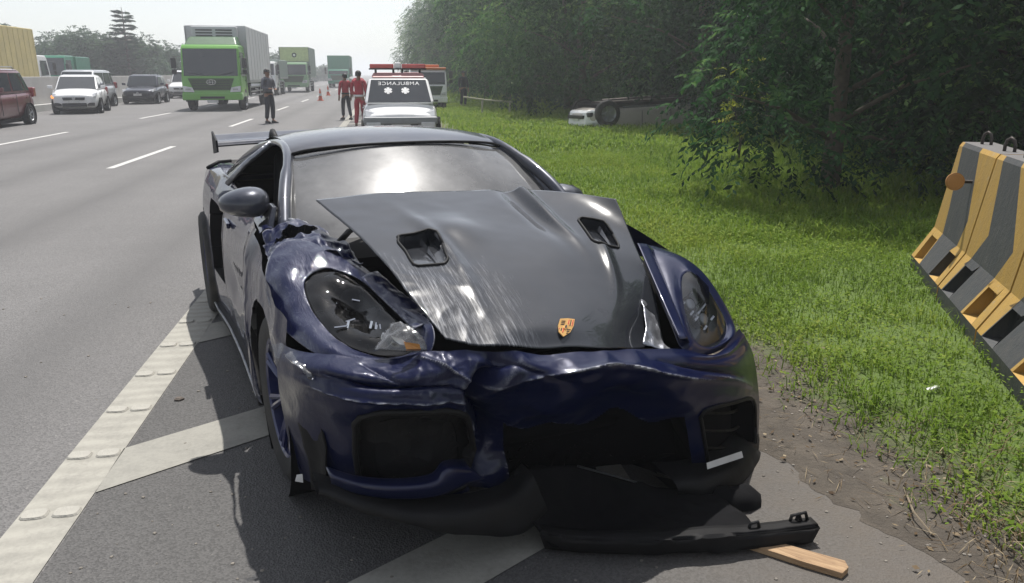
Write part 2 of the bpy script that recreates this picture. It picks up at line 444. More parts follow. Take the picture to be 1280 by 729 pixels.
def keep_near(x, y):
    e = x - grass_edge(y) - .18 * nz(x, y, 3.5); dry = max(0, (3.0 - y)) * .10
    return max(0, min(1, (e - dry) * 2.0 + .06)) * (.75 if abs((x - 4.34) * .89 - (y - 5.55) * .455) < .16 and y < 6 else 1) * (.55 + .45 * (nz(x, y, 2.2, 4) > -.15))
parts = []
def addg(t):
    off = sum(len(p[0]) for p in parts); parts.append((t[0], t[1] + off, t[2]))
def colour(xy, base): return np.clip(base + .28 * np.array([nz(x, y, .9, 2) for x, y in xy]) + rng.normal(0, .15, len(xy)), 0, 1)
xy = scatter(52000, 1.8, 6.0, 1.2, 7.0, keep_near); N = len(xy)
addg(blades(N, xy, rng.uniform(.03, .10, N) * np.array([1 + .7 * nz(x, y, 1.5, 7) for x, y in xy]), rng.uniform(.004, .008, N), rng.uniform(.3, 1.2, N), colour(xy, .55)))
xy = scatter(48000, 1.8, 6.0, 1.2, 8.0, lambda x, y: keep_near(x, y) * (.75 if nz(x, y, 1.3, 11) > -.25 else .2)); N = len(xy)
addg(leaflets(N, xy, rng.uniform(.01, .09, N), rng.uniform(.014, .032, N), colour(xy, .6)))
xy = scatter(70000, 1.9, 10.5, 6.5, 15, lambda x, y: min(1, max(0, (x - grass_edge(y)) * 2)) * (.5 if x > 7 else 1)); N = len(xy)
addg(blades(N, xy, rng.uniform(.05, .13, N) * np.array([1 + .7 * nz(x, y, .8, 7) for x, y in xy]), rng.uniform(.008, .016, N), rng.uniform(.3, 1.1, N), colour(xy, .6)))
xy = scatter(52000, 2.0, 13, 15, 42, lambda x, y: min(1, max(0, (x - grass_edge(y)) * 2)) * (.6 if x > 9 else 1)); N = len(xy)
addg(blades(N, xy, rng.uniform(.08, .2, N), rng.uniform(.02, .04, N), rng.uniform(.3, 1.0, N), colour(xy, .6)))
xy = scatter(9000, 2.2, 16, 42, 110, lambda x, y: 1); N = len(xy)
addg(blades(N, xy, rng.uniform(.15, .35, N), rng.uniform(.06, .12, N), rng.uniform(.3, .9, N), colour(xy, .6)))
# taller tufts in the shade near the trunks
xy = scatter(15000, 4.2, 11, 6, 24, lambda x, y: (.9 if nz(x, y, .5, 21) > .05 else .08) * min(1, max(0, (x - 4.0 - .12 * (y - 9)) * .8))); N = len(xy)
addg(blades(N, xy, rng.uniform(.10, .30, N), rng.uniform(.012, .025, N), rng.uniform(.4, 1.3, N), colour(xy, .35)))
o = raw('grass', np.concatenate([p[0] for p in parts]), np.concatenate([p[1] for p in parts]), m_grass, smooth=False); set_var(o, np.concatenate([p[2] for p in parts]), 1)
tag(o, 'bright green grass and low weeds covering the verge', 'grass', kind='stuff')
# dry stalks, straw and dead leaves on the bare strip beside the asphalt
m_dry = leaf_mat('dry_litter', (.06, .038, .022), (.15, .105, .06), (.33, .27, .18), .1)
xy = scatter(2600, 1.45, 2.9, 1.3, 4.2, lambda x, y: max(0, 1 - abs(x - 2.05 - .1 * (3 - y)) * 1.7)); N = len(xy); A = []; B = []; cc = []
for i, (x, y) in enumerate(xy):
    z = verge_z(x, y) + .006 if x > verge_left(y) else .006
    a = rng.uniform(0, 6.28); straw = rng.random() < .72
    L, wd = (rng.uniform(.03, .13), .0014) if straw else (rng.uniform(.012, .032), rng.uniform(.004, .010))
    d = Vector((math.cos(a), math.sin(a), rng.normal() * .12)); s = Vector((-d.y, d.x, rng.normal() * .3)); p = Vector((x, y, z + abs(rng.normal()) * .006))
    o0 = len(A); A += [p, p + d * L * .5 + s * wd, p + d * L, p + d * L * .5 - s * wd]; B.append((o0, o0 + 1, o0 + 2, o0 + 3)); cc.append(rng.random())
o = raw('leaf_litter', [tuple(v) for v in A], B, m_dry, smooth=False); set_var(o, np.array(cc), 1); tag(o, 'dry straw and dead leaves scattered on the bare soil strip', 'leaf litter', kind='stuff')
# straw coloured dry blades where the weeds thin out
xy = scatter(15000, 1.8, 3.6, 1.2, 3.6, lambda x, y: max(0, min(1, (x - grass_edge(y) + .05) * 2)) * max(0, 1.25 - .45 * y + .4 * nz(x, y, 2.5, 31))); N = len(xy)
V_, F_, c_ = blades(N, xy, rng.uniform(.03, .10, N), rng.uniform(.003, .006, N), rng.uniform(.6, 1.6, N), rng.uniform(.3, 1, N)); o = raw('dry_grass', V_, F_, m_dry, smooth=False); set_var(o, c_, 1); tag(o, 'straw coloured dry grass at the lower right beside the barriers', 'dry grass', kind='stuff')
mb = MB()
for a, b2, c2 in (((2.105,3.483,0.020), (2.229,3.347,0.030), (2.385,3.176,0.020)), ((2.057,3.279,0.010), (2.033,3.151,0.020), (1.992,3.023,0.010)), ((2.051,2.685,0.010), (2.070,2.556,0.030), (2.205,2.537,0.020)), ((1.968,2.363,0.010), (1.866,2.175,0.030), (1.846,2.051,0.020))): mb.tube([a, b2, c2], .0035, 5)
tag(mb.build('dry_twigs', mat('twig', (.20, .16, .11), .8)), 'thin pale dry twigs on the bare soil', 'twigs', kind='stuff')
# grit and small stones
A = []; B = []
def stone(mb, c, r, sd):
    rr = np.random.default_rng(sd); top = []
    for zf, rf in ((0, .95), (.45, 1), (.8, .62)):
        top.append([(c[0] + r * rf * math.cos(k * 1.257) * rr.uniform(.75, 1.2), c[1] + r * rf * math.sin(k * 1.257) * rr.uniform(.7, 1.1), c[2] + r * zf * .8) for k in range(5)])
    vs = sum(top, []); fs = [(i * 5 + k, i * 5 + (k + 1) % 5, (i + 1) * 5 + (k + 1) % 5, (i + 1) * 5 + k) for i in range(2) for k in range(5)] + [(10, 11, 12, 13, 14)]
    mb.add(vs, fs)
m_stone = mat('grit_stone', (.2, .18, .155), .9, var=.4, nscale=20)
mb = MB()
for i in range(620):
    if i < 330: x, y = rng.uniform(-1.1, 1.9), rng.uniform(1.5, 4.5)
    elif i < 400: x, y = rng.uniform(-4, -1.4), rng.uniform(2.2, 6)
    else: x, y = rng.normal(1.95, .22), rng.uniform(1.4, 4.5)
    stone(mb, (x, y, verge_z(x, y) if x > verge_left(y) else 0), rng.uniform(.0025, .009), i)
o = mb.build('gravel', m_stone); tag(o, 'fine grit and little stones strewn on the shoulder', 'gravel', kind='stuff')
mb = MB(); gx = (-0.998,3.770,0.000); stone(mb, gx, .022, 4); tag(mb.build('stone', mat('brown_stone', (.12, .10, .085), .9)), 'lone brown stone on the asphalt between edge line and wrecked car', 'stone')


# ================================================================ THE WRECKED SPORTS CAR
# local axes: x forward from the front axle, y to the car's left, z up
m_black = mat('black_plastic', (.009, .009, .010), .6, var=.3, dirt=.03, bump=.08, bscale=120, spec=.2)
m_matte = mat('matte_dark', (.005, .005, .006), .9, var=.3, spec=.15)
m_rubber = mat('tyre_rubber', (.018, .018, .018), .8, var=.25, dirt=.25, bump=.15, bscale=60)
m_chrome = mat('chrome', (.7, .7, .72), .12, metal=1, var=.05)
m_alu = mat('bent_metal', (.32, .33, .36), .35, metal=.8, var=.3, nscale=14, bump=.4, bscale=25)
m_seat = mat('seat_cloth', (.03, .03, .033), .8)
m_orange = mat('amber_plastic', (.45, .2, .05), .3)
m_whitep = mat('white_plastic', (.62, .62, .62), .4)

def scuffed(name, col, y_hi, y_lo, streak, rough=.34, metal=.1, bumpk=.25, x_from=-.5, x_full=.4, amount=.85, wrinkle=9, th=.54, dust=.035, chips=0, coat=.8):
    """car paint under torn, crinkled protective film: whitish stretched scratches on one side of the car"""
    b = NB(name); co = b.coord()
    s = b.n('ShaderNodeSeparateXYZ'); b.l(co, s.inputs[0])
    my = b.math('DIVIDE', b.math('SUBTRACT', y_hi, b.math('ADD', s.outputs[1], b.math('MULTIPLY', b.math('SUBTRACT', b.noise(co, 4, 4, .6), .5), .5))), y_hi - y_lo, True)
    mx = b.math('DIVIDE', b.math('SUBTRACT', s.outputs[0], x_from), x_full - x_from, True)
    m = b.math('MULTIPLY', my, mx)
    st = b.coord(scale=streak, rot=(0, 0, R(25)))
    n1 = b.noise(st, 6, 7, .72, 1.2); n2 = b.noise(st, 17, 6, .7, .5)
    f = b.ramp(b.math('MULTIPLY', b.math('ADD', n1, n2), .5), [(th, (0, 0, 0)), (th + .08, (.3, .3, .3)), (th + .18, (1, 1, 1))])
    f = b.math('MULTIPLY', b.math('MULTIPLY', f, m), amount, True)
    if chips:                                     # paint rubbed off the raised creases
        pt = b.ramp(b.n('ShaderNodeNewGeometry').outputs['Pointiness'], [(.515, (0, 0, 0)), (.56, (1, 1, 1))])
        f = b.math('MAXIMUM', f, b.math('MULTIPLY', b.math('MULTIPLY', pt, b.ramp(b.noise(co, 22, 6, .75), [(.42, (0, 0, 0)), (.62, (1, 1, 1))])), chips), True)
    flake = b.noise(co, 900, 2)
    c = b.mix(b.math('MULTIPLY', flake, .35), col, tuple(min(1, x * 1.7 + .001) for x in col))
    dd = b.ramp(b.noise(co, 3, 6, .7), [(.42, (0, 0, 0)), (.8, (1, 1, 1))])
    c = b.mix(b.math('MULTIPLY', dd, dust), c, (.3, .28, .26))
    c = b.mix(f, c, (.50, .51, .55))
    r = b.math('ADD', b.math('MULTIPLY', f, .35), rough, True)
    p = b.bsdf(Base_Color=c, Roughness=r, Metallic=metal); p.inputs['Specular IOR Level'].default_value = .12
    b.l(b.math('SUBTRACT', coat, b.math('MULTIPLY', f, .8), True), p.inputs['Coat Weight']); p.inputs['Coat Roughness'].default_value = .035
    h = b.math('MULTIPLY', b.math('ADD', b.noise(st, wrinkle, 5, .6, .8), b.math('MULTIPLY', n2, .4)), m)
    nb = b.bump(h, bumpk, .03); b.l(nb, p.inputs['Normal']); b.l(nb, p.inputs['Coat Normal'])
    MATS[name] = b.m; return b.m
BLUE = (.004, .007, .036)
m_blue = paint('deep_blue_paint', BLUE, .34, .12, .015)
m_bluescuff = scuffed('scuffed_blue_paint', BLUE, .05, -.35, (1.2, 4.5, 1.2), x_from=-.6, x_full=-.1, amount=.26, bumpk=.16, chips=.5)
m_bumper = scuffed('bumper_paint', (.0025, .005, .030), .05, -.35, (1.2, 4.5, 1.2), x_from=-.6, x_full=-.1, amount=.10, bumpk=.10, chips=.55, dust=.006, coat=.5)
m_hood = scuffed('carbon_hood', (.022, .024, .029), -.06, -.30, (.5, 8, 1), .2, 0, .05, .25, .6, .8, wrinkle=14, th=.49, dust=.06, coat=.95)
m_skysheen = paint('roof_sky_sheen', (.035, .039, .055), .3, .3, .22)  # paler, dustier blue for upper parts: sky reflection put into the colour

def glass(name, tint, film=.12, rough=.03, fk=1.3):
    b = NB(name)
    t = b.n('ShaderNodeBsdfTransparent'); t.inputs[0].default_value = (*tint, 1)
    d0 = b.n('ShaderNodeBsdfDiffuse'); d0.inputs[0].default_value = (.55, .55, .56, 1)
    d1 = b.n('ShaderNodeBsdfGlossy'); d1.inputs['Roughness'].default_value = .32; d1.inputs[0].default_value = (.9, .9, .9, 1)      # dust scatters light forward
    d = b.n('ShaderNodeMixShader'); d.inputs[0].default_value = .08; b.l(d0.outputs[0], d.inputs[1]); b.l(d1.outputs[0], d.inputs[2])
    g = b.n('ShaderNodeBsdfGlossy'); g.inputs['Roughness'].default_value = rough
    fr = b.n('ShaderNodeFresnel'); fr.inputs['IOR'].default_value = 1.6
    m1 = b.n('ShaderNodeMixShader'); co = b.coord()
    dn = b.math('MULTIPLY', b.ramp(b.noise(co, 2.5, 6, .65), [(.3, (.35, .35, .35)), (.75, (1, 1, 1))]), film)
    b.l(dn, m1.inputs[0]); b.l(t.outputs[0], m1.inputs[1]); b.l(d.outputs[0], m1.inputs[2])
    m2 = b.n('ShaderNodeMixShader'); b.l(b.math('MULTIPLY', fr.outputs[0], fk, True), m2.inputs[0]); b.l(m1.outputs[0], m2.inputs[1]); b.l(g.outputs[0], m2.inputs[2])
    b.l(m2.outputs[0], b.out.inputs[0]); MATS[name] = b.m; return b.m
m_screen = glass('windscreen_glass', (.22, .23, .24), .33, .045)
m_side = glass('side_glass', (.07, .07, .075), .0, .02, .8)
m_lens = glass('lamp_lens', (.86, .87, .88), .02, .02)

car = empty('sports_car', (0.40, 3.16, 0), R(14.6) - math.pi / 2)
tag(car, 'wrecked dark blue sports car with crushed front bumper and buckled grey bonnet', 'car')

# ---- flank: half width of the body by station and height
def flank_y(x, z):
    hw = np.interp(x, [-3.45, -3.3, -3.0, -2.484, -1.95, -1.5, -1.0, -.45, 0, .3, .6], [.70, .80, .885, .925, .915, .885, .872, .872, .888, .872, .80])
    tz = np.interp(z, [.12, .22, .35, .55, .68, .80, .88, .95, 1.02], [-.035, -.012, 0, 0, -.004, -.022, -.05, -.10, -.17])
    if x < -1.6: tz = tz * np.interp(x, [-2.4, -1.6], [.72, 1])
    dish = -.022 * math.exp(-((z - .5) / .12) ** 2) * np.interp(x, [-1.5, -1.2, -.6, -.4], [0, 1, 1, 0])
    return hw + tz + dish
def flank_top(x): return float(np.interp(x, [-3.45, -3.0, -2.484, -1.9, -1.5, -.45, -.1, .3, .6], [.88, .93, .955, .965, .945, .905, .86, .78, .72]))
def flank_bot(x):
    b = float(np.interp(x, [-3.45, -2.9, -2.0, -.4, .5], [.32, .20, .15, .15, .2]))
    for ax, r in ((-2.484, .385), (0, .385)):
        d = abs(x - ax)
        if d < r: b = max(b, .335 + math.sqrt(r * r - d * d))
    return b
def flank(name, x0, x1, n, side, m, holes=(), disp=None, zlo=None, zhi=None, nz_=26):
    xs = np.linspace(x0, x1, n); ts = np.linspace(0, 1, nz_); P = np.zeros((n, nz_, 3))
    for i, x in enumerate(xs):
        lo = flank_bot(x) if zlo is None else zlo; hi = flank_top(x) if zhi is None else zhi
        for j, t in enumerate(ts):
            z = lo + (hi - lo) * t; P[i, j] = (x, side * flank_y(x, z), z)
    return patch(name, P, m, car, us=np.arange(n), vs=np.arange(nz_), flip=(side > 0), disp=disp, holes=holes)
def dent(cx, cz, r, a):
    return lambda P, U, V: a * np.exp(-((P[..., 0] - cx) ** 2 + (P[..., 2] - cz) ** 2) / r ** 2)
for s in (-1, 1):
    # door
    o = flank('door', -1.52, -.46, 40, s, m_bluescuff if s < 0 else m_blue, disp=(lambda P, U, V: .012 * np.exp(-((P[..., 0] + .5) / .12) ** 2) + folds(P, 4, .004)) if s < 0 else None)
    if s < 0: o['label'] = 'scraped door with pale scuffs at its front edge'
    h = MB().box((-1.30, s * .868, .80), (.18, .02, .028)); h.build('door_handle', m_blue, o, bevel=.006)
    # rear quarter with the big air intake behind the door
    n, nz_ = 76, 26
    xs = np.linspace(-3.42, -1.53, n)
    def hole(U, V, xs=xs, n=n):
        X = np.interp(U, np.arange(n), xs); T = V / 25
        return (X > -2.0 - .10 * (T - .5)) & (X < -1.56) & (T > .30) & (T < .86)
    o = flank('rear_quarter', -3.42, -1.53, n, s, [m_blue, m_matte], holes=[(hole, .09, 1)])
    # sill skirt
    mb = MB(); xs2 = np.linspace(-2.06, -.42, 12)
    for a, b2 in zip(xs2[:-1], xs2[1:]):
        ya, yb = s * (flank_y(a, .2) + .02), s * (flank_y(b2, .2) + .02); i = s * .10
        mb.hexa([(a, ya, .12), (b2, yb, .12), (b2, yb - i, .12), (a, ya - i, .12)], [(a, ya, .165), (b2, yb, .165), (b2, yb - i, .19), (a, ya - i, .19)])
    mb.build('side_skirt', m_black, car)
    if s < 0:
        mb = MB(); mb.tube([(x, s * (flank_y(x, .2) + .024), .168) for x in xs2], .006, 6); mb.build('skirt_trim', m_alu, car)
# front wing on the far side's flank, and the crumpled near-side one
flank('wing_side', -.45, .56, 40, 1, m_blue, nz_=20)
flank('wing_side', -.45, .40, 44, -1, m_bluescuff, disp=lambda P, U, V: folds(P, 5, .014, 5) + .03 * np.exp(-((P[..., 0] + .42) / .08) ** 2), nz_=24)['label'] = 'crumpled side of the front wing with film scuffs'

# ---- greenhouse
RAIL = [(-.40, .705, .90), (-.62, .66, 1.035), (-.95, .585, 1.165), (-1.3, .56, 1.200), (-1.8, .57, 1.155), (-2.25, .62, 1.055), (-2.62, .66, .955)]
WAIST = [(-.40, .755, .905), (-.95, .785, .935), (-1.5, .80, .95), (-2.0, .80, .965), (-2.62, .69, .955)]
def along(pts, n): 
    P = np.asarray(pts, float); return (crw(len(P), np.linspace(0, len(P) - 1, n)) @ P)
roofC = []
for x, zc, hw, zs in ((-.905, 1.215, .575, 1.165), (-1.1, 1.255, .568, 1.20), (-1.35, 1.268, .558, 1.222), (-1.75, 1.245, .565, 1.195), (-2.2, 1.14, .61, 1.075), (-2.7, .985, .655, .945), (-3.2, .90, .70, .89)):
    roofC.append([(x - .11 * abs(t) ** 2.2 if x > -1.0 else x, hw * t, zc - (zc - zs) * abs(t) ** 2.6) for t in (-1, -.75, -.4, 0, .4, .75, 1)])
patch('roof', roofC[:5], m_skysheen, car, 30, 40, flip=True)
patch('engine_lid', [roofC[4], roofC[5], roofC[6], [(-3.42, .72 * t, .86) for t in (-1, -.75, -.4, 0, .4, .75, 1)]], m_black, car, 24, 30, flip=True)
# windscreen
ws = []
for k, (xc, zc, hw, zs, sw) in enumerate(((-.13, .81, .70, .885, .33), (-.40, .95, .67, 1.015, .26), (-.66, 1.097, .625, 1.115, .20), (-.885, 1.212, .578, 1.165, .115))):
    ws.append([(xc - sw * abs(t) ** 2.2, hw * t, zc - (zc - zs) * abs(t) ** 2.2) for t in (-1, -.8, -.45, 0, .45, .8, 1)])
WSP = np.array(ws); WSP[:, :, 1] *= np.array([.95, .945, .94, .935])[:, None]
patch('windscreen', WSP, m_screen, car, 26, 40, flip=True)
mb = MB(); mb.tube([(p[0] + .004, p[1], p[2] + .003) for p in along([(-1.0, -.578, 1.165), (-.955, -.47, 1.192), (-.905, -.26, 1.21), (-.885, 0, 1.216), (-.905, .26, 1.21), (-.955, .47, 1.192), (-1.0, .578, 1.165)], 24)], .008, 6); mb.build('windscreen_seal', m_black, car, True)
for s in (-1, 1):
    f = lambda pts: [(x, s * y, z) for x, y, z in pts]
    rail = along(f(RAIL), 30); waist = along(f(WAIST), 30)
    mb = MB(); mb.tube(rail, [.030] * 8 + [.022] * 12 + [.028] * 10, 10); mb.build('roof_rail', m_skysheen, car, True)
    k_ = 0 if s < 0 else 6; we = along([tuple(p) for p in WSP[:, k_]], 14); re_ = along(f(RAIL[:3]), 14)
    patch('a_pillar', np.stack([we + np.array([.006, 0, -.004]), (we + re_) / 2 + np.array([.022, s * .012, .012]), re_ + np.array([0, s * .016, .006])], 1), m_skysheen, car, 14, 12, flip=(s < 0))
    # side glass between the rail and the waist, split by the bright pillar
    g1 = np.stack([waist[:18], (waist[:18] + rail[:18]) / 2 + np.array([0, s * .02, 0]), rail[:18]], 1)
    if s > 0: patch('side_window', g1, m_side, car, 18, 10)      # the near window is wound down
    g2 = np.stack([waist[18:], (waist[18:] + rail[18:]) / 2 + np.array([0, s * .015, 0]), rail[18:]], 1)
    patch('quarter_window', g2, m_side, car, 12, 8, flip=s < 0)
    mb = MB(); mb.tube([waist[17] + np.array([0, s * .012, 0]), (waist[17] + rail[17]) / 2 + np.array([0, s * .032, 0]), rail[17] + np.array([0, s * .015, 0])], .016, 8); mb.build('window_pillar', m_alu, car, True)
    # shoulder: top of the body from flank to glass
    xs3 = np.linspace(-3.42, -.42, 40); C = []
    for x in xs3:
        zt = flank_top(x); yo = s * flank_y(x, zt); yi = s * float(np.interp(x, [-3.42, -2.62, -2.0, -1.5, -.42], [.70, .68, .79, .79, .75])); zi = zt + (.012 if x < -1.5 else .018)
        C.append([(x, yo, zt), (x, (yo + yi) / 2, (zt + zi) / 2 + .012), (x, yi, zi)])
    patch('shoulder_panel', C, m_blue, car, 40, 8, flip=(s > 0))
    # dark shoulder intake in front of the spoiler
    mb = MB(); mb.tube([(-2.55, s * .86, .955), (-2.62, s * .78, .985), (-2.64, s * .70, .985)], .012, 6); mb.build('shoulder_lip', m_black, car, True)

# ---- cabin
mb = MB(); mb.box((-1.15, 0, .30), (2.2, 1.5, .06)); mb.box((-2.15, 0, .6), (.05, 1.45, .62)); mb.box((-.30, 0, .55), (.05, 1.5, .58)); mb.box((-2.8, 0, .5), (1.1, 1.25, .5)); mb.build('cabin_tub', m_matte, car)
mb = MB(); mb.hexa([(-.35, -.70, .74), (-.35, .70, .74), (-.78, .70, .74), (-.78, -.70, .74)], [(-.35, -.68, .87), (-.35, .68, .87), (-.72, .68, .90), (-.72, -.68, .90)]); mb.build('dashboard', m_seat, car, bevel=.03)
for y in (-.36, .36):
    st = MB(); st.hexa([(-1.75, y - .22, .42), (-1.25, y - .22, .42), (-1.25, y + .22, .42), (-1.75, y + .22, .42)], [(-1.75, y - .20, .52), (-1.25, y - .2, .56), (-1.25, y + .2, .56), (-1.75, y + .2, .52)])
    st.hexa([(-1.68, y - .23, .5), (-1.80, y - .23, .5), (-1.80, y + .23, .5), (-1.68, y + .23, .5)], [(-1.88, y - .15, 1.10), (-1.98, y - .15, 1.10), (-1.98, y + .15, 1.10), (-1.88, y + .15, 1.10)]); st.build('seat', m_seat, car, bevel=.03)
mb = MB(); mb.lathe([(.165 + .014 * math.cos(a), .014 * math.sin(a)) for a in np.linspace(0, 6.28, 8, endpoint=False)], 24, 'x', (-.92, -.36, .86), closed=True); mb.cyl((-.93, -.36, .86), (-.75, -.36, .82), .03); mb.build('steering_wheel', m_seat, car, True)

# ---- mirrors
def mirror(s, base):
    mb = MB(); n, m = 18, 12; bx = Vector(base); vs = []; fs = []
    for i in range(m + 1):
        ph = math.pi * i / m
        for k in range(n):
            th = 2 * math.pi * k / n
            x = math.sin(ph) * math.cos(th); z = math.sin(ph) * math.sin(th); y = math.cos(ph)
            x = x if x > 0 else x * .35
            vs.append((bx.x + .115 * x * (1 - .15 * y * s), bx.y + .108 * y, bx.z + .066 * math.copysign(abs(z) ** .8, z) * (1 - .22 * y * s)))
    for i in range(m):
        for k in range(n): fs.append((i * n + k, i * n + (k + 1) % n, (i + 1) * n + (k + 1) % n, (i + 1) * n + k))
    mb.add(vs, fs); o = mb.build('door_mirror', m_skysheen, car, True)
    st = MB(); st.tube([(bx.x - .01, bx.y - s * .08, bx.z - .04), (bx.x + .05, bx.y - s * .15, bx.z - .05), (bx.x + .10, s * .775, .90)], [.028, .024, .035], 8); st.build('mirror_stalk', m_black, o, True)
    gl = MB(); gl.add([(bx.x - .043, bx.y + .10 * a, bx.z + .05 * b2) for a, b2 in ((-1, -.7), (-.8, -1), (.8, -1), (1, -.7), (1, .7), (.8, 1), (-.8, 1), (-1, .7))], [tuple(range(8))]); gl.build('mirror_glass', m_chrome, o)
mirror(-1, (-0.600,-0.840,1.011)); mirror(1, (-0.640,0.777,0.930))
mb = MB(); mb.hexa([(-.44, -.775, .90), (-.60, -.79, .905), (-.60, -.76, .905), (-.44, -.745, .90)], [(-.50, -.735, 1.0), (-.60, -.735, 1.0), (-.60, -.715, 1.0), (-.50, -.715, 1.0)]); mb.build('mirror_sail', m_skysheen, car, bevel=.006)

# ---- rear spoiler
C = []
for x, dz in ((-3.18, 0), (-3.22, .026), (-3.34, .022), (-3.48, .055), (-3.485, .045), (-3.34, .0), (-3.2, -.012), (-3.18, 0)):
    C.append([(x, y, 1.045 + dz + .018 * (1 - (y / .74) ** 2)) for y in (-.74, -.4, 0, .4, .74)])
patch('spoiler_blade', C, m_skysheen, car, 40, 24)
for s in (-1, 1):
    mb = MB(); mb.hexa([(-3.14, s * .735, 1.0), (-3.16, s * .735, 1.085), (-3.50, s * .735, 1.13), (-3.50, s * .735, .96)], [(-3.14, s * .75, 1.0), (-3.16, s * .75, 1.085), (-3.50, s * .75, 1.13), (-3.50, s * .75, .96)]); mb.build('spoiler_endplate', m_black, car, bevel=.004)
    mb = MB(); ps = [(-3.02, s * .34, .88), (-3.02, s * .34, 1.0), (-3.06, s * .34, 1.10), (-3.16, s * .34, 1.135), (-3.26, s * .34, 1.09)]
    mb.tube(ps, [.03, .026, .024, .024, .02], 8); mb.build('spoiler_strut', m_black, car, True)
mb = MB(); mb.hexa([(-3.40, -.72, .80), (-3.40, .72, .80), (-3.52, .68, .80), (-3.52, -.68, .80)], [(-3.38, -.72, .87), (-3.38, .72, .87), (-3.50, .68, .91), (-3.50, -.68, .91)]); mb.build('tail_lip', m_black, car, bevel=.01)
mb = MB(); mb.hexa([(-3.30, -.74, .30), (-3.30, .74, .30), (-3.42, .64, .30), (-3.42, -.64, .30)], [(-3.38, -.76, .80), (-3.38, .76, .80), (-3.50, .68, .80), (-3.50, -.68, .80)]); mb.build('rear_bumper', m_blue, car, bevel=.04)
for s in (-1, 1):
    mb = MB(); mb.hexa([(-3.47, s * .40, .70), (-3.47, s * .66, .70), (-3.44, s * .66, .70), (-3.44, s * .40, .70)], [(-3.51, s * .38, .78), (-3.50, s * .68, .78), (-3.46, s * .68, .78), (-3.47, s * .38, .78)]); mb.build('tail_lamp', mat('red_lens', (.25, .01, .01), .2), car, bevel=.008)

# ---- wheels
def car_wheel(c, s, w=.27, r=.338, rim_m=None, spokes=7, steer=0, nm='wheel', parent=None):
    root = empty(nm, c, steer, parent or car)
    t = MB(); h = w / 2; rr = r * .72
    t.lathe([(rr, -h * .86), (r * .90, -h * .99), (r * .965, -h * .9), (r, -h * .62), (r, -h * .1), (r * .985, -h * .08), (r * .985, h * .08), (r, h * .1), (r, h * .62), (r * .965, h * .9), (r * .90, h * .99), (rr, h * .86)], 36); t.build('tyre', m_rubber, root, True)
    k = MB(); k.lathe([(rr * 1.0, s * h * .86), (rr * .96, s * h * .80), (rr * .93, s * h * .3), (rr * .90, -s * h * .8), (rr * 1.0, -s * h * .86)], 36); k.lathe([(.001, s * h * .55), (.055, s * h * .55), (.06, s * h * .3)], 14)
    for i in range(spokes):
        for dd in (-.10, .10):
            a = 2 * math.pi * i / spokes; q = a + dd
            p0 = Vector((.05 * math.cos(a), s * h * .48, .05 * math.sin(a))); p1 = Vector((rr * .95 * math.cos(q), s * h * .76, rr * .95 * math.sin(q)))
            k.tube([p0, (p0 + p1) / 2 + Vector((0, s * .004, 0)), p1], [.013, .012, .014], 6)
    k.build('rim', rim_m or m_blue, root, 'auto')
    d = MB(); d.lathe([(.001, s * h * .05), (rr * .72, s * h * .05), (rr * .72, -s * h * .1)], 28); d.build('brake_disc', m_alu, root)
    return root
m_rim = paint('blue_rim', (.010, .016, .075), .4, .3, .15)
for s in (-1, 1):
    car_wheel((-2.484, s * .80, .338), s, .30, .345, m_rim)
car_wheel((.03, -.735, .335), -1, .25, .33, m_rim, steer=R(3)); car_wheel((0, .75, .335), 1, .25, .335, m_rim, steer=R(-6))
for ax, s in ((-2.484, -1), (-2.484, 1), (0, -1), (0, 1)):
    mb = MB(); mb.lathe([(.40, -.16), (.40, .12)], 24, 'y', (ax, s * .70, .335)); mb.lathe([(.40, 0), (.001, 0)], 24, 'y', (ax, s * .54, .335)); mb.build('wheel_arch_liner', m_matte, car)

# ---- bonnet (buckled, its rear edge lifted), with two sunk vents
HC = [[(-0.200,-0.601,1.064), (-0.240,-0.342,1.068), (-0.260,-0.011,1.055), (-0.240,0.292,1.046), (-0.120,0.518,1.034), (0.060,0.661,1.021)],
      [(0.100,-0.530,0.990), (0.060,-0.291,0.995), (0.050,-0.022,0.982), (0.060,0.236,0.967), (0.120,0.478,0.952), (0.220,0.629,0.915)],
      [(0.360,-0.488,0.922), (0.330,-0.278,0.921), (0.330,-0.045,0.911), (0.340,0.204,0.893), (0.370,0.424,0.868), (0.420,0.568,0.825)],
      [(0.600,-0.459,0.849), (0.600,-0.304,0.836), (0.610,-0.100,0.820), (0.610,0.129,0.795), (0.590,0.357,0.760), (0.560,0.544,0.710)],
      [(0.790,-0.415,0.758), (0.830,-0.318,0.733), (0.850,-0.183,0.727), (0.860,-0.031,0.708), (0.830,0.177,0.649), (0.740,0.467,0.600)]]
HC = np.array(HC); HC = HC.transpose(1, 0, 2)                # u across, v from rear to front
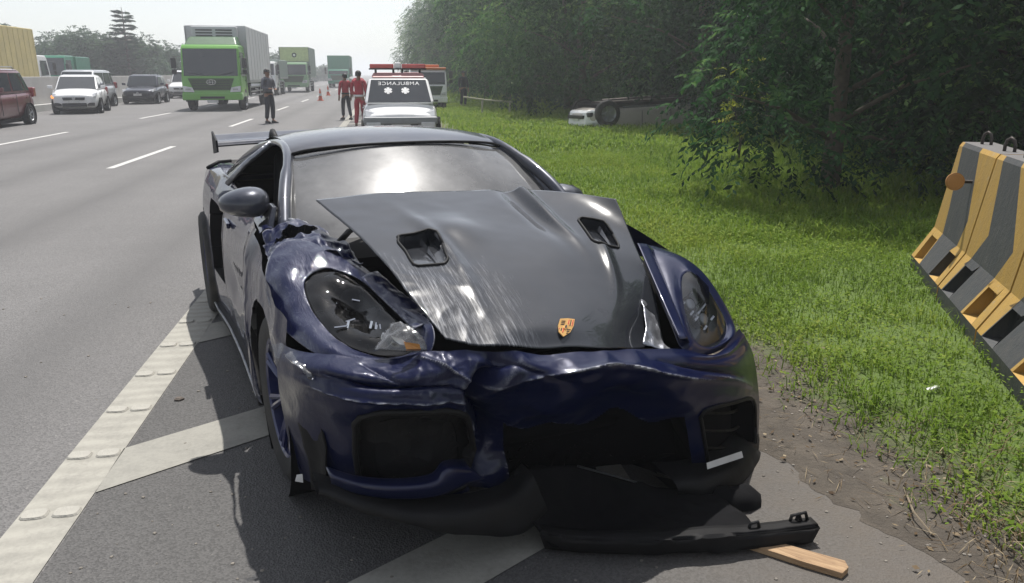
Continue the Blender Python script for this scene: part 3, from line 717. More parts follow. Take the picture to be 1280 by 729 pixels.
def hood_disp(P, U, V):
    d = np.zeros(U.shape)
    d += .022 * np.exp(-((U - 3.15 - .22 * V) / .10) ** 2) * np.exp(-((V - .45) / 1.0) ** 2)          # ridges
    d -= .016 * np.exp(-((U - 2.9 - .22 * V) / .16) ** 2) * np.exp(-((V - .5) / 1.1) ** 2)
    d += .015 * np.exp(-((U - 1.0 - .12 * V) / .14) ** 2) * np.exp(-((V - 1.9) / 1.0) ** 2)
    d += .012 * np.exp(-((U - 4.2 + .1 * V) / .12) ** 2) * np.exp(-((V - 2.2) / .8) ** 2)
    d += .020 * np.exp(-((U - 1.62) / .40) ** 2) * np.exp(-((V - 1.35) / .40) ** 2)                    # buckle
    d -= .030 * np.exp(-((U - 4.65) / .4) ** 2) * np.exp(-((V - 3.75) / .5) ** 2)
    d -= .025 * np.exp(-((U - 2.6) / .8) ** 2) * np.exp(-((V - 4.0) / .18) ** 2)
    d += fbm(P, 3.5, .0025, 2) + folds(P, 5, .008, 8) * np.clip((2.2 - U) / 1.5, 0, 1) * np.clip((V - 1.5), 0, 1)
    return d
def vent(u0, u1, v0, v1, sk):
    def t(U, V):
        u = (U - (u0 + u1) / 2 - sk * (V - (v0 + v1) / 2)) / ((u1 - u0) / 2); v = (V - (v0 + v1) / 2) / ((v1 - v0) / 2)
        return np.abs(u) ** 5 + np.abs(v) ** 5 < 1
    return t
VL = (.50, 1.16, 1.40, 2.28, -.10); VR = (3.84, 4.46, .94, 1.80, .0)
def vdep(v0, v1): return lambda U, V: np.clip(.008 + .040 * (1 - (V - v0) / (v1 - v0)), .004, .10)
bonnet = patch('bonnet', HC, [m_hood, m_hood], car, 150, 150, flip=True, disp=hood_disp, holes=[(vent(*VL), vdep(*VL[2:4]), 1), (vent(*VR), vdep(*VR[2:4]), 1)], thick=.006)
bonnet['label'] = 'buckled dark grey bonnet with two sunk vents and lifted rear edge'
us = np.linspace(0, 5, 150); vs = np.linspace(0, 4, 150); HP = surf(HC, us, vs); HN = normals(HP, True); UU, VV = np.meshgrid(us, vs, indexing='ij'); HP = HP + HN * hood_disp(HP, UU, VV)[..., None]
def on_hood(u, v, h=.0):
    i, j = int(round(u / 5 * 149)), int(round(v / 4 * 149)); return Vector(HP[i, j] + HN[i, j] * h)
for (u0, u1, v0, v1, sk) in (VL, VR):                          # raised rim and one vane in each vent
    mb = MB(); cs = []
    for k in range(28):
        a = 2 * math.pi * k / 28; cu = math.copysign(abs(math.cos(a)) ** .4, math.cos(a)); cv = math.copysign(abs(math.sin(a)) ** .4, math.sin(a))
        vv = (v0 + v1) / 2 + cv * (v1 - v0) / 2 * 1.03; cs.append(on_hood((u0 + u1) / 2 + cu * (u1 - u0) / 2 * 1.04 + sk * (vv - (v0 + v1) / 2), vv, .002))
    mb.tube(cs + [cs[0]], .0055, 6); mb.build('vent_rim', m_black, bonnet, True)
    mb = MB(); um = u0 + .72 * (u1 - u0); a = [on_hood(um, v0 + t * (v1 - v0), -.012) for t in (.1, .4, .7, .93)]; b2 = [on_hood(um - .05, v0 + t * (v1 - v0), -.035 + .028 * t) for t in (.1, .4, .7, .93)]
    mb.add(a + b2, [(i, i + 1, i + 5, i + 4) for i in range(3)]); mb.build('vent_vane', m_hood, bonnet, True)
# crest badge: gold shield, red and black bands in two quarters, dark antlers, small centre shield
def crest(P0, ex, ey, nn, s):
    gold = mat('badge_gold', (.62, .36, .12), .3, metal=.4, var=.1); red = mat('badge_red', (.45, .03, .02), .35); blk = mat('badge_black', (.02, .015, .015), .4)
    outl = [(-.80, 1), (0, 1.08), (.80, 1), (.84, .2), (.62, -.55), (0, -1.08), (-.62, -.55), (-.84, .2)]
    def pt(x, y, h): return P0 + ex * (x * s * .8) + ey * (y * s) + nn * h
    mb = MB(); mb.hexa([pt(x, y, 0) for x, y in outl], [pt(x, y, .003) for x, y in outl]); root = mb.build('badge', gold, bonnet)
    mb = MB()
    for qx, qy in ((1, 1), (-1, -1)):
        for k in range(3):
            x0 = qx * (.14 + .22 * k); x1 = x0 + qx * .12; y0, y1 = qy * .14, qy * (.86 if qy > 0 else .62 - .2 * k)
            q = [(x0, y0), (x1, y0), (x1, y1), (x0, y1)]; mb.hexa([pt(x, y, .0025) for x, y in q], [pt(x, y, .0045) for x, y in q], k % 2)
    mb.build('badge_band', [red, blk], root)
    mb = MB()
    for qx, qy in ((-1, 1), (1, -1)):
        for k in range(3):
            y = qy * (.30 + .2 * k); q = [(qx * .18, y - .04), (qx * (.62 - .1 * k * (qy < 0)), y - .02), (qx * (.55 - .1 * k * (qy < 0)), y + .05), (qx * .18, y + .04)]; mb.hexa([pt(x, yy, .0025) for x, yy in q], [pt(x, yy, .0045) for x, yy in q])
    mb.build('badge_antler', blk, root)
    sh = [(-.22, .28), (.22, .28), (.22, -.08), (0, -.34), (-.22, -.08)]; mb = MB(); mb.hexa([pt(x, y, .003) for x, y in sh], [pt(x, y, .0062) for x, y in sh]); mb.build('badge_shield', gold, root)
    hs_ = [(-.06, -.2), (.07, -.2), (.10, .02), (.05, .2), (-.08, .14), (-.12, .0)]; mb = MB(); mb.hexa([pt(x, y, .006) for x, y in hs_], [pt(x, y, .0072) for x, y in hs_]); mb.build('badge_emblem', blk, root)
pb = on_hood(2.98, 3.72, .003); e1 = (on_hood(3.3, 3.72) - on_hood(2.7, 3.72)).normalized(); e2 = (on_hood(2.98, 3.4) - on_hood(2.98, 3.9)).normalized(); crest(pb, e1, e2, e1.cross(e2).normalized(), .046)

# ---- dark bay under the bonnet, crushed front structure
mb = MB(); mb.hexa([(-.30, -.70, .30), (.55, -.62, .30), (.60, .66, .30), (-.30, .70, .30)], [(-.30, -.68, .80), (.50, -.52, .62), (.62, .54, .52), (-.30, .68, .80)]); mb.build('luggage_tub', m_matte, car, bevel=.02)
mb = MB(); mb.tube([(.50, -.70, .42), (.62, -.3, .43), (.66, 0, .44), (.66, .4, .44), (.62, .72, .42)], .055, 8); mb.tube([(.42, -.68, .25), (.55, 0, .26), (.56, .7, .25)], .05, 8)
for y in (-.36, .4): mb.tube([(.5, y, .42), (-.2, y, .42)], .05, 8)
mb.build('crash_beam', m_matte, car, True)
mb = MB(); mb.hexa([(.46, -.5, .2), (.50, .55, .2), (.40, .55, .2), (.36, -.5, .2)], [(.46, -.5, .56), (.50, .55, .52), (.40, .55, .52), (.36, -.5, .56)]); mb.build('radiator', m_matte, car)
# scuttle, wiper
mb = MB(); mb.hexa([(-.05, -.70, .80), (-.05, .70, .80), (-.22, .72, .84), (-.22, -.72, .84)], [(-.05, -.68, .84), (-.05, .68, .84), (-.20, .70, .895), (-.20, -.70, .895)]); mb.build('scuttle_panel', m_black, car)
mb = MB(); wp = [(-.17, -.48, .925), (-.24, -.34, .975), (-.26, -.10, 1.0), (-.24, .12, .995)]; mb.tube(wp, .008, 6); mb.tube([(-.08, -.55, .90), (-.17, -.48, .93)], .013, 6); mb.build('wiper', m_black, car, True)

# ---- torn near-side front wing round the broken headlamp (outer loop, middle loop, hole)
OUT = [(-0.020,-0.825,0.888), (-0.100,-0.701,0.930), (-0.020,-0.570,0.895), (0.240,-0.489,0.841), (0.460,-0.459,0.798), (0.730,-0.436,0.785), (0.800,-0.494,0.700), (0.730,-0.636,0.682), (0.580,-0.772,0.684), (0.220,-0.860,0.739)]
INN = [(0.200,-0.735,0.832), (0.160,-0.653,0.864), (0.200,-0.586,0.848), (0.280,-0.536,0.823), (0.460,-0.495,0.776), (0.680,-0.470,0.731), (0.720,-0.529,0.696), (0.660,-0.625,0.696), (0.540,-0.704,0.721), (0.360,-0.744,0.775)]
MID = [tuple((a * .5 + b2 * .5) + d for a, b2, d in zip(p, q, (.015, -.004, .012))) for p, q in zip(OUT, INN)]
o = ring('front_wing', [OUT, MID, INN], m_bluescuff, car, 120, 26, flip=False, disp=lambda P: folds(P, 4.2, .020, 3) + fbm(P, 28, .0008, 6), thick=.004)
o['label'] = 'crumpled front wing with torn film round the empty headlamp opening'
# near-side strip of wing beside the bonnet, bent and pale
patch('wing_strip', [[(0.270,-0.545,0.833), (0.250,-0.509,0.843), (0.240,-0.477,0.846)], [(0.420,-0.506,0.787), (0.410,-0.473,0.804), (0.400,-0.444,0.809)], [(0.580,-0.481,0.758), (0.570,-0.446,0.778), (0.560,-0.415,0.783)], [(0.690,-0.477,0.755), (0.690,-0.447,0.772), (0.700,-0.423,0.785)]], m_bluescuff, car, 30, 14, disp=lambda P, U, V: .012 + fbm(P, 30, .006, 4), thick=.003)
# buckled, split metal between door, pillar and wing
patch('torn_wing_top', [[(-0.400,-0.790,0.880), (-0.420,-0.739,0.900), (-0.420,-0.680,0.930), (-0.400,-0.638,0.902)],
                        [(-0.250,-0.797,0.850), (-0.260,-0.727,0.902), (-0.260,-0.635,0.927), (-0.240,-0.556,0.890)],
                        [(-0.080,-0.809,0.842), (-0.100,-0.716,0.899), (-0.080,-0.604,0.906), (-0.020,-0.521,0.871)],
                        [(0.040,-0.810,0.819), (0.040,-0.706,0.877), (0.060,-0.589,0.876), (0.160,-0.516,0.847)]],
      [m_bluescuff, m_matte], car, 50, 60, disp=lambda P, U, V: folds(P, 9, .045, 11) + .02, holes=[(lambda U, V: ((U - 1.2) / .45) ** 2 + ((V - 1.35) / .75) ** 2 < 1 + .3 * np.sin(5 * U + 3 * V), .07, 1)], thick=.004)
mb = MB()
for a, b2, c2 in (((-0.460,-0.712,0.954), (-0.420,-0.619,0.922), (-0.380,-0.569,0.875)), ((-0.400,-0.720,0.888), (-0.360,-0.657,0.918), (-0.300,-0.569,0.908)), ((-0.300,-0.717,0.876), (-0.280,-0.640,0.893), (-0.220,-0.554,0.874))): mb.tube([a, b2, c2], [.012, .02, .010], 6)
mb.build('bent_bracket', m_alu, car, True)
# empty lamp bowl and its wreckage
C2 = np.mean(np.array(INN), 0) + np.array([-.20, .02, -.10]); BK = [tuple(np.array(p) * .35 + C2 * .65) for p in INN]; BM = [tuple(np.array(p) * .78 + C2 * .22 + np.array([-.05, 0, -.02])) for p in INN]
o = ring('headlamp_bowl', [INN, BM, BK, [tuple(C2)] * 10], m_matte, car, 40, 14)
lamp = empty('broken_headlamp', tuple(C2), 0, car); lamp['label'] = 'smashed headlamp with bare lamp modules and a splintered lens'
def rel(p): return Vector(p) - Vector(tuple(C2))
m_clip = glass('clear_shard', (.6, .6, .6), .16, .1)
m_grey = mat('lamp_grey', (.022, .022, .024), .4, var=.3, bump=.3)
for c, r, h in (((0.240,-0.577,0.756), .045, .06), ((0.360,-0.521,0.716), .036, .05), ((0.400,-0.608,0.692), .040, .05), ((0.520,-0.510,0.686), .03, .05), ((0.260,-0.654,0.717), .04, .05)):
    mb = MB(); v = rel(c); ax = Vector((.8, -.25, .45)).normalized(); mb.cyl(v - ax * h, v, r * .8, r, 14, True); mb.cyl(v - ax * .001, v + ax * .008, r * .95, r * .7, 14); mb.build('lamp_module', m_grey, lamp, 'auto')
cov = [[rel(np.array(p) * .97 + C2 * .03) for p in INN], [rel(np.array(p) * .6 + C2 * .4 + np.array([.075, 0, .04])) for p in INN], [rel(C2 + np.array([.125, 0, .065]))] * 10]
ring('lamp_cover', cov, glass('smoked_cover', (.30, .30, .32), .006, .04, .9), lamp, 48, 12, disp=lambda P: folds(P, 9, .010, 2))
mb = MB()
for a, b2 in (((0.500,-0.699,0.744), (0.510,-0.659,0.747)), ((0.510,-0.659,0.739), (0.500,-0.650,0.760)), ((0.570,-0.596,0.748), (0.560,-0.587,0.769)), ((0.580,-0.580,0.746), (0.570,-0.573,0.765)), ((0.590,-0.566,0.747), (0.580,-0.565,0.761)), ((0.460,-0.652,0.746), (0.460,-0.619,0.752)), ((0.340,-0.654,0.781), (0.350,-0.651,0.760)), ((0.420,-0.535,0.773), (0.430,-0.521,0.760)), ((0.330,-0.597,0.783), (0.340,-0.571,0.777))): mb.tube([rel(a), rel(b2)], .0042, 5)
tag(mb.build('chrome_clip', m_chrome, lamp), kind='stuff')
mb = MB(); rs = np.random.default_rng(3)
for i in range(46):
    t = rs.uniform(0, 6.28); q = rs.uniform(.2, .9); base = rel(tuple(np.array(INN[i % 10]) * q + C2 * (1 - q))); d = Vector(tuple(rs.normal(size=3))).normalized(); e = Vector(tuple(rs.normal(size=3))).normalized(); L = rs.uniform(.015, .05)
    mb.add([base, base + d * L, base + d * L * .7 + e * L * .5, base + d * .2 * L - e * L * .4], [(0, 1, 2), (0, 3, 1)])
tag(mb.build('plastic_shard', m_grey, lamp), kind='stuff')
mb = MB(); pts = [[(0.660,-0.557,0.789), (0.700,-0.532,0.800), (0.740,-0.508,0.793), (0.780,-0.485,0.768)], [(0.700,-0.596,0.756), (0.750,-0.558,0.777), (0.780,-0.516,0.770), (0.800,-0.480,0.745)], [(0.720,-0.629,0.725), (0.770,-0.581,0.735), (0.800,-0.527,0.731), (0.800,-0.478,0.723)]]
patch('lens_shard', [[rel(p) for p in r_] for r_ in pts], m_clip, lamp, 16, 20, disp=lambda P, U, V: fbm(P, 40, .008, 2), thick=.003)
mb = MB(); mb.hexa([rel((0.800,-0.551,0.763)), rel((0.810,-0.506,0.752)), rel((0.810,-0.502,0.736)), rel((0.810,-0.547,0.743))], [rel((0.820,-0.557,0.776)), rel((0.830,-0.512,0.765)), rel((0.830,-0.508,0.749)), rel((0.830,-0.553,0.755))]); mb.build('amber_reflector', m_orange, lamp)
mb = MB(); mb.add([rel(p) for p in ((0.800,-0.590,0.792), (0.810,-0.558,0.781), (0.820,-0.540,0.760), (0.810,-0.567,0.766), (0.800,-0.578,0.775))], [(0, 1, 2, 3, 4)]); mb.build('foil_shard', m_whitep, lamp)

# ---- intact far-side wing and headlamp
OUTR = [(0.220,0.703,0.832), (0.200,0.858,0.798), (0.260,0.958,0.732), (0.360,1.001,0.637), (0.500,0.991,0.532), (0.620,0.913,0.509), (0.750,0.673,0.521), (0.820,0.495,0.585), (0.700,0.514,0.654), (0.440,0.606,0.745)]
INR = [(0.460,0.745,0.755), (0.450,0.793,0.764), (0.470,0.847,0.711), (0.520,0.875,0.641), (0.580,0.888,0.560), (0.660,0.800,0.529), (0.700,0.689,0.528), (0.700,0.627,0.583), (0.620,0.644,0.655), (0.530,0.688,0.721)]
MIDR = [tuple(a * .5 + b2 * .5 + d for a, b2, d in zip(p, q, (.010, .004, .016))) for p, q in zip(OUTR, INR)]
ring('front_wing', [OUTR, MIDR, INR], m_blue, car, 90, 20, thick=.004)
patch('wing_crease', [[(0.300,0.623,0.872), (0.280,0.674,0.850), (0.270,0.731,0.825)], [(0.480,0.564,0.799), (0.470,0.610,0.775), (0.460,0.666,0.743)], [(0.680,0.503,0.713), (0.670,0.549,0.682), (0.660,0.588,0.654)], [(0.830,0.463,0.639), (0.820,0.492,0.625), (0.800,0.531,0.604)]], m_blue, car, 24, 12, disp=lambda P, U, V: .014 * (1 - np.abs(V - 1)) , thick=.004)
patch('bent_bracket', [[(0.600,0.463,0.737), (0.610,0.502,0.703), (0.640,0.505,0.666)], [(0.700,0.419,0.682), (0.710,0.457,0.649), (0.740,0.473,0.625)], [(0.790,0.339,0.635), (0.800,0.395,0.618), (0.820,0.445,0.605)]], m_alu, car, 14, 14, disp=lambda P, U, V: folds(P, 14, .02, 4) - .02, thick=.003)
CR = np.mean(np.array(INR), 0); lampR = empty('headlamp', tuple(CR), 0, car); lampR['label'] = 'intact clear headlamp with pale grey housing'
def relr(p): return tuple(np.array(p) - CR)
axr = np.array([.80, .20, .56]); axr /= np.linalg.norm(axr)
bowl = [[relr(p) for p in INR], [relr(np.array(p) * .86 + CR * .14 - axr * .05) for p in INR], [relr(np.array(p) * .55 + CR * .45 - axr * .085) for p in INR], [relr(CR - axr * .085)] * 10]
ring('lamp_housing', bowl, mat('lamp_sky_pale', (.30, .31, .33), .3, var=.25), lampR, 44, 14)  # housing made pale: the lens's sky reflection put into its colour
lens = [[relr(p) for p in INR], [relr(np.array(p) * .7 + CR * .3 + axr * .020) for p in INR], [relr(np.array(p) * .3 + CR * .7 + axr * .028) for p in INR], [relr(CR + axr * .03)] * 10]
ring('lens', lens, m_lens, lampR, 48, 12)
ey = np.array(INR[4]) - np.array(INR[0]); ey /= np.linalg.norm(ey); ex = np.cross(axr, ey)
m_lampchrome = mat('lamp_chrome', (.55, .56, .58), .18, metal=.9, var=.15)
for a, b2, r in ((-.035, .0, .036), (.045, .0, .038)):
    c = Vector(CR) * 0 + Vector(ey * a + ex * b2 - axr * .045); A = Vector(axr)
    mb = MB(); mb.cyl(c - A * .03, c + A * .012, r * .8, r, 20); mb.build('projector', m_grey, lampR, 'auto')
    mb = MB(); mb.cyl(c + A * .012, c + A * .022, r * .74, r * .55, 20); mb.build('projector_lens', mat('bulb_glass', (.5, .52, .55), .05, coat=1, var=.05), lampR, True)
    for sx in (-1, 1):
        for sy in (-1, 1):
            q = c + Vector(ex * sx * .036 + ey * sy * .026) + A * .016; mb = MB(); e = Vector(ex * .017); f = Vector(ey * .006)
            mb.hexa([q - e - f, q + e - f, q + e + f, q - e + f], [q - e * .9 - f * .8 + A * .008, q + e * .9 - f * .8 + A * .008, q + e * .9 + f * .8 + A * .008, q - e * .9 + f * .8 + A * .008]); mb.build('light_bar', m_lampchrome, lampR)
mb = MB(); q = Vector(ey * .005 - axr * .02); e = Vector(ex * .055); f = Vector(ey * .006); mb.hexa([q - e - f, q + e - f, q + e + f, q - e + f], [q - e - f + Vector(axr * .02), q + e - f + Vector(axr * .02), q + e + f + Vector(axr * .02), q - e + f + Vector(axr * .02)]); mb.build('lamp_divider', m_lampchrome, lampR, bevel=.003)

# ---- crushed front bumper: one skin with two intakes and the torn open middle
B = [
 [(0.360,-0.859,0.669), (0.540,-0.824,0.695), (0.680,-0.723,0.708), (0.760,-0.580,0.699), (0.830,-0.459,0.741), (0.870,-0.297,0.722), (0.880,-0.082,0.686), (0.880,0.177,0.657), (0.860,0.449,0.611), (0.790,0.666,0.536), (0.600,0.939,0.541)],
 [(0.410,-0.881,0.626), (0.630,-0.833,0.665), (0.790,-0.733,0.681), (0.870,-0.589,0.673), (0.910,-0.463,0.687), (0.900,-0.319,0.669), (0.950,-0.119,0.654), (0.960,0.144,0.614), (0.930,0.429,0.555), (0.800,0.742,0.491), (0.600,1.019,0.430)],
 [(0.430,-0.884,0.559), (0.650,-0.829,0.594), (0.810,-0.723,0.601), (0.880,-0.582,0.603), (0.910,-0.453,0.602), (0.860,-0.316,0.567), (0.920,-0.101,0.535), (0.950,0.156,0.487), (0.930,0.444,0.443), (0.820,0.751,0.382), (0.600,1.066,0.277)],
 [(0.380,-0.872,0.412), (0.600,-0.816,0.466), (0.750,-0.706,0.468), (0.810,-0.561,0.456), (0.830,-0.419,0.441), (0.780,-0.279,0.422), (0.770,-0.019,0.325), (0.790,0.269,0.261), (0.860,0.524,0.291), (0.780,0.817,0.224), (0.560,1.129,0.118)],
 [(0.360,-0.853,0.260), (0.560,-0.801,0.314), (0.710,-0.696,0.320), (0.780,-0.552,0.304), (0.810,-0.404,0.291), (0.760,-0.254,0.273), (0.700,0.021,0.132), (0.710,0.330,0.055), (0.810,0.599,0.111), (0.750,0.877,0.049), (0.550,1.147,-0.047)],
 [(0.360,-0.822,0.141), (0.550,-0.782,0.202), (0.700,-0.686,0.219), (0.780,-0.550,0.216), (0.810,-0.394,0.206), (0.770,-0.241,0.177), (0.670,0.038,0.029), (0.670,0.362,-0.065), (0.790,0.639,0.002), (0.750,0.898,-0.029), (0.560,1.133,-0.131)]]
B = np.array(B).transpose(1, 0, 2)          # u across (0..10), v down (0..5)
def crease_line(U, V, u0, v0, u1, v1, w_, a):
    du, dv = u1 - u0, v1 - v0; t = np.clip(((U - u0) * du + (V - v0) * dv) / (du * du + dv * dv), 0, 1)
    return a * np.exp(-np.hypot(U - u0 - t * du, (V - v0 - t * dv) * 1.1) / w_) * (.4 + .6 * np.sin(np.pi * np.clip(t, .05, .95)))
def b_disp(P, U, V):
    d = folds(P, 3.6, .032, 1) * np.clip(1.25 - np.abs(U - 4.5) / 4, .12, 1)
    d += folds(P, 13, .012, 7) * np.exp(-((U - 4.2) / 1.8) ** 2)
    crease = U - 5.0 - .18 * np.sin(V * 2.4) + .05 * V
    d -= .075 * np.exp(-np.abs(crease / .17)) * np.clip(V * 1.2, 0, 1)                       # vertical tear
    d += .030 * np.exp(-((crease + .35) / .22) ** 2) * np.exp(-((V - 1.6) / 1.2) ** 2)
    d += .022 * np.exp(-((crease - .35) / .22) ** 2) * np.exp(-((V - 1.2) / .8) ** 2)
    d -= .065 * np.exp(-((U - 7.05) / .75) ** 2 - ((V - 2.1) / .9) ** 2)                     # push-in under the badge
    d += .034 * np.exp(-np.abs(V - .80 - .38 * np.abs(U - 6.9) ** 1.2) / .15) * np.exp(-((U - 6.9) / 1.6) ** 2)
    for q in ((1.6, 1.0, 4.7, 1.75, .10, -.026), (1.2, 1.7, 4.5, 2.05, .08, .018), (5.1, .25, 6.2, 1.5, .09, -.022), (7.6, .5, 9.2, 1.6, .09, -.020), (3.6, .2, 4.6, 1.3, .08, .022), (8.3, 1.2, 9.6, 2.0, .08, .014), (2.4, .3, 3.1, 1.2, .07, -.014), (4.85, 2.2, 4.4, 4.4, .09, .022)): d += crease_line(U, V, *q)
    d -= .022 * np.exp(-((V - 1.25) / .22) ** 2) * np.exp(-((U - 2.6) / 1.4) ** 2)           # long fold above the near intake
    d += .010 * np.exp(-((V - .35) / .12) ** 2) * np.exp(-((U - 9) / .9) ** 2)
    return d
def sq(u0, u1, v0, v1, p=4, lean=0): return lambda U, V: np.abs((U - (u0 + u1) / 2 - lean * (V - (v0 + v1) / 2)) / ((u1 - u0) / 2)) ** p + np.abs((V - (v0 + v1) / 2) / ((v1 - v0) / 2)) ** p < 1
def mouth(U, V): return (U > 5.32) & (U < 7.9) & (V > 2.55 + .30 * np.abs(U - 6.8) / 1.4 + .10 * np.sin(7 * U)) & (V < 4.95)
bumper = patch('front_bumper', B, [m_bumper, m_matte, m_black], car, 240, 150, flip=True, disp=b_disp,
    holes=[(sq(1.98, 4.55, 2.25, 4.72, 5, -.05), .035, 2), (sq(8.15, 9.72, 2.35, 4.45, 5), .10, 1), (mouth, .16, 1)], thick=.0)
bumper['label'] = 'crushed blue bumper skin, torn open in the middle'
us = np.linspace(0, 10, 240); vs = np.linspace(0, 5, 150); BP = surf(B, us, vs); BN = normals(BP, True); UU, VV = np.meshgrid(us, vs, indexing='ij'); BP = BP + BN * b_disp(BP, UU, VV)[..., None]
def on_b(u, v, h=0):
    i, j = int(round(np.clip(u, 0, 10) / 10 * 239)), int(round(np.clip(v, 0, 5) / 5 * 149)); return Vector(BP[i, j] + BN[i, j] * h)
# inner duct of the near intake
def inset(u0, u1, v0, v1, h, p=5, n=32):
    r_ = []
    for k in range(n):
        a = 2 * math.pi * k / n; cu = math.copysign(abs(math.cos(a)) ** (2 / p), math.cos(a)); cv = math.copysign(abs(math.sin(a)) ** (2 / p), math.sin(a)); r_.append(on_b((u0 + u1) / 2 + cu * (u1 - u0) / 2, (v0 + v1) / 2 + cv * (v1 - v0) / 2, h))
    return r_
a = inset(2.35, 4.4, 2.75, 4.55, -.032); b2 = inset(2.45, 4.3, 2.85, 4.45, -.15); mb = MB(); mb.add(a + b2, [(i, (i + 1) % 32, (i + 1) % 32 + 32, i + 32) for i in range(32)]); mb.add(b2, [tuple(range(32))]); mb.build('intake_duct', m_matte, bumper)
a = inset(1.98, 4.55, 2.25, 4.72, .004); mb = MB(); mb.tube(a + [a[0]], .010, 6); mb.build('intake_frame', m_black, bumper, True)
for v in (3.2, 3.65, 4.1):
    mb = MB(); mb.tube([on_b(u, v, -.10) for u in np.linspace(2.5, 4.2, 8)], .006, 5); mb.build('intake_vane', m_black, bumper)
a = inset(8.15, 9.72, 2.35, 4.45, .003); mb = MB(); mb.tube(a + [a[0]], .008, 6); mb.build('intake_frame', m_black, bumper, True)
for v in (2.9, 3.4, 3.9):
    mb = MB(); mb.tube([on_b(u, v, -.06) for u in np.linspace(8.3, 9.6, 7)], .006, 5); mb.build('intake_vane', m_black, bumper)
# bright blue lower lip below the near intake; pale chip below the far one
mb = MB(); P_ = [(0.720,-0.785,0.300), (0.800,-0.713,0.285), (0.870,-0.605,0.279), (0.900,-0.489,0.278), (0.890,-0.385,0.292), (0.860,-0.314,0.277)]; Q_ = [(0.740,-0.792,0.340), (0.830,-0.713,0.334), (0.900,-0.611,0.336), (0.930,-0.506,0.342), (0.930,-0.460,0.376), (0.880,-0.372,0.341)]; I_ = [tuple(np.array(p) - np.array([.06, 0, -.004])) for p in Q_]
patch('blue_lip', [P_, Q_, I_], m_blue, car, 14, 30, flip=True, thick=.004)
mb = MB(); mb.hexa([(0.920,0.555,0.142), (0.860,0.780,0.112), (0.820,0.817,0.085), (0.880,0.589,0.114)], [(0.920,0.549,0.170), (0.860,0.769,0.142), (0.820,0.806,0.115), (0.880,0.583,0.143)]); o = mb.build('scraped_edge', m_whitep, car)
# black splitter below the bumper, near part still attached and far stub
def blade(name, up, lo, m, dx=.10, **k):
    up = [np.array(p) for p in up]; lo = [np.array(p) for p in lo]
    bu = [p - np.array([dx, 0, -.012]) for p in up]; bl = [p - np.array([dx, 0, 0]) for p in lo]
    return patch(name, [bl, lo, up, bu], m, car, 20, 40, disp=lambda P, U, V: fbm(P, 8, .006, 3), **k)
blade('splitter', [(0.700,-0.823,0.282), (0.840,-0.711,0.278), (0.930,-0.573,0.257), (0.950,-0.396,0.225), (0.900,-0.234,0.196), (0.840,-0.122,0.222)], [(0.690,-0.825,0.257), (0.840,-0.713,0.245), (0.930,-0.574,0.210), (0.950,-0.397,0.142), (0.920,-0.214,0.082), (0.860,-0.081,0.099)], m_black)
blade('splitter', [(0.900,0.420,0.114), (0.920,0.544,0.102), (0.860,0.748,0.075), (0.760,0.918,0.052), (0.680,1.024,0.013)], [(0.900,0.438,0.060), (0.920,0.572,0.024), (0.860,0.776,-0.006), (0.760,0.945,-0.035), (0.680,1.037,-0.028)], m_black, .14)
# hanging undertray (stretched to the lip in place of black shadow) and torn liner
patch('undertray_shade', [[(0.780,-0.179,0.235), (0.740,0.098,0.171), (0.820,0.328,0.091), (0.920,0.610,0.029)], [(0.860,-0.171,0.134), (0.820,0.106,0.060), (0.950,0.284,0.055), (1.060,0.573,0.054)], [(0.940,-0.146,0.076), (0.940,0.069,0.016), (1.090,0.219,0.064), (1.160,0.557,0.064)], [(0.980,-0.125,0.045), (1.020,0.053,0.013), (1.150,0.203,0.056), (1.240,0.527,0.069)]], m_matte, car, 40, 50, disp=lambda P, U, V: folds(P, 6, .03, 9), thick=.004)
mb = MB(); mb.tube([(0.760,0.093,0.182), (0.800,0.234,0.127), (0.840,0.425,0.045), (0.870,0.539,-0.005)], .004, 6); mb.build('tray_edge', m_grey, car, True)
mb = MB(); mb.hexa([(0.900,0.486,0.001), (0.900,0.523,-0.001), (0.880,0.540,-0.017), (0.880,0.502,-0.014)], [(0.890,0.494,0.044), (0.890,0.513,0.043), (0.870,0.529,0.029), (0.870,0.510,0.030)]); mb.build('broken_clip', m_whitep, car)
# splash guard and shredded film hanging at the near front wheel
patch('splash_guard', [[(0.440,-0.853,0.505), (0.500,-0.835,0.455), (0.530,-0.822,0.348), (0.540,-0.813,0.195)], [(0.520,-0.828,0.526), (0.580,-0.802,0.469), (0.600,-0.792,0.360), (0.600,-0.791,0.215)], [(0.580,-0.810,0.499), (0.630,-0.782,0.444), (0.640,-0.780,0.348), (0.640,-0.782,0.240)]], m_black, car, 16, 24, disp=lambda P, U, V: fbm(P, 8, .012, 3), thick=.006)
mb = MB(); mb.hexa([(0.540,-0.871,0.236), (0.550,-0.847,0.230), (0.530,-0.844,0.219), (0.520,-0.869,0.225)], [(0.540,-0.864,0.259), (0.550,-0.847,0.263), (0.530,-0.845,0.252), (0.520,-0.862,0.248)]); mb.build('broken_clip', m_whitep, car)
m_film = glass('torn_film', (.80, .82, .86), .12, .12)
rs = np.random.default_rng(5)
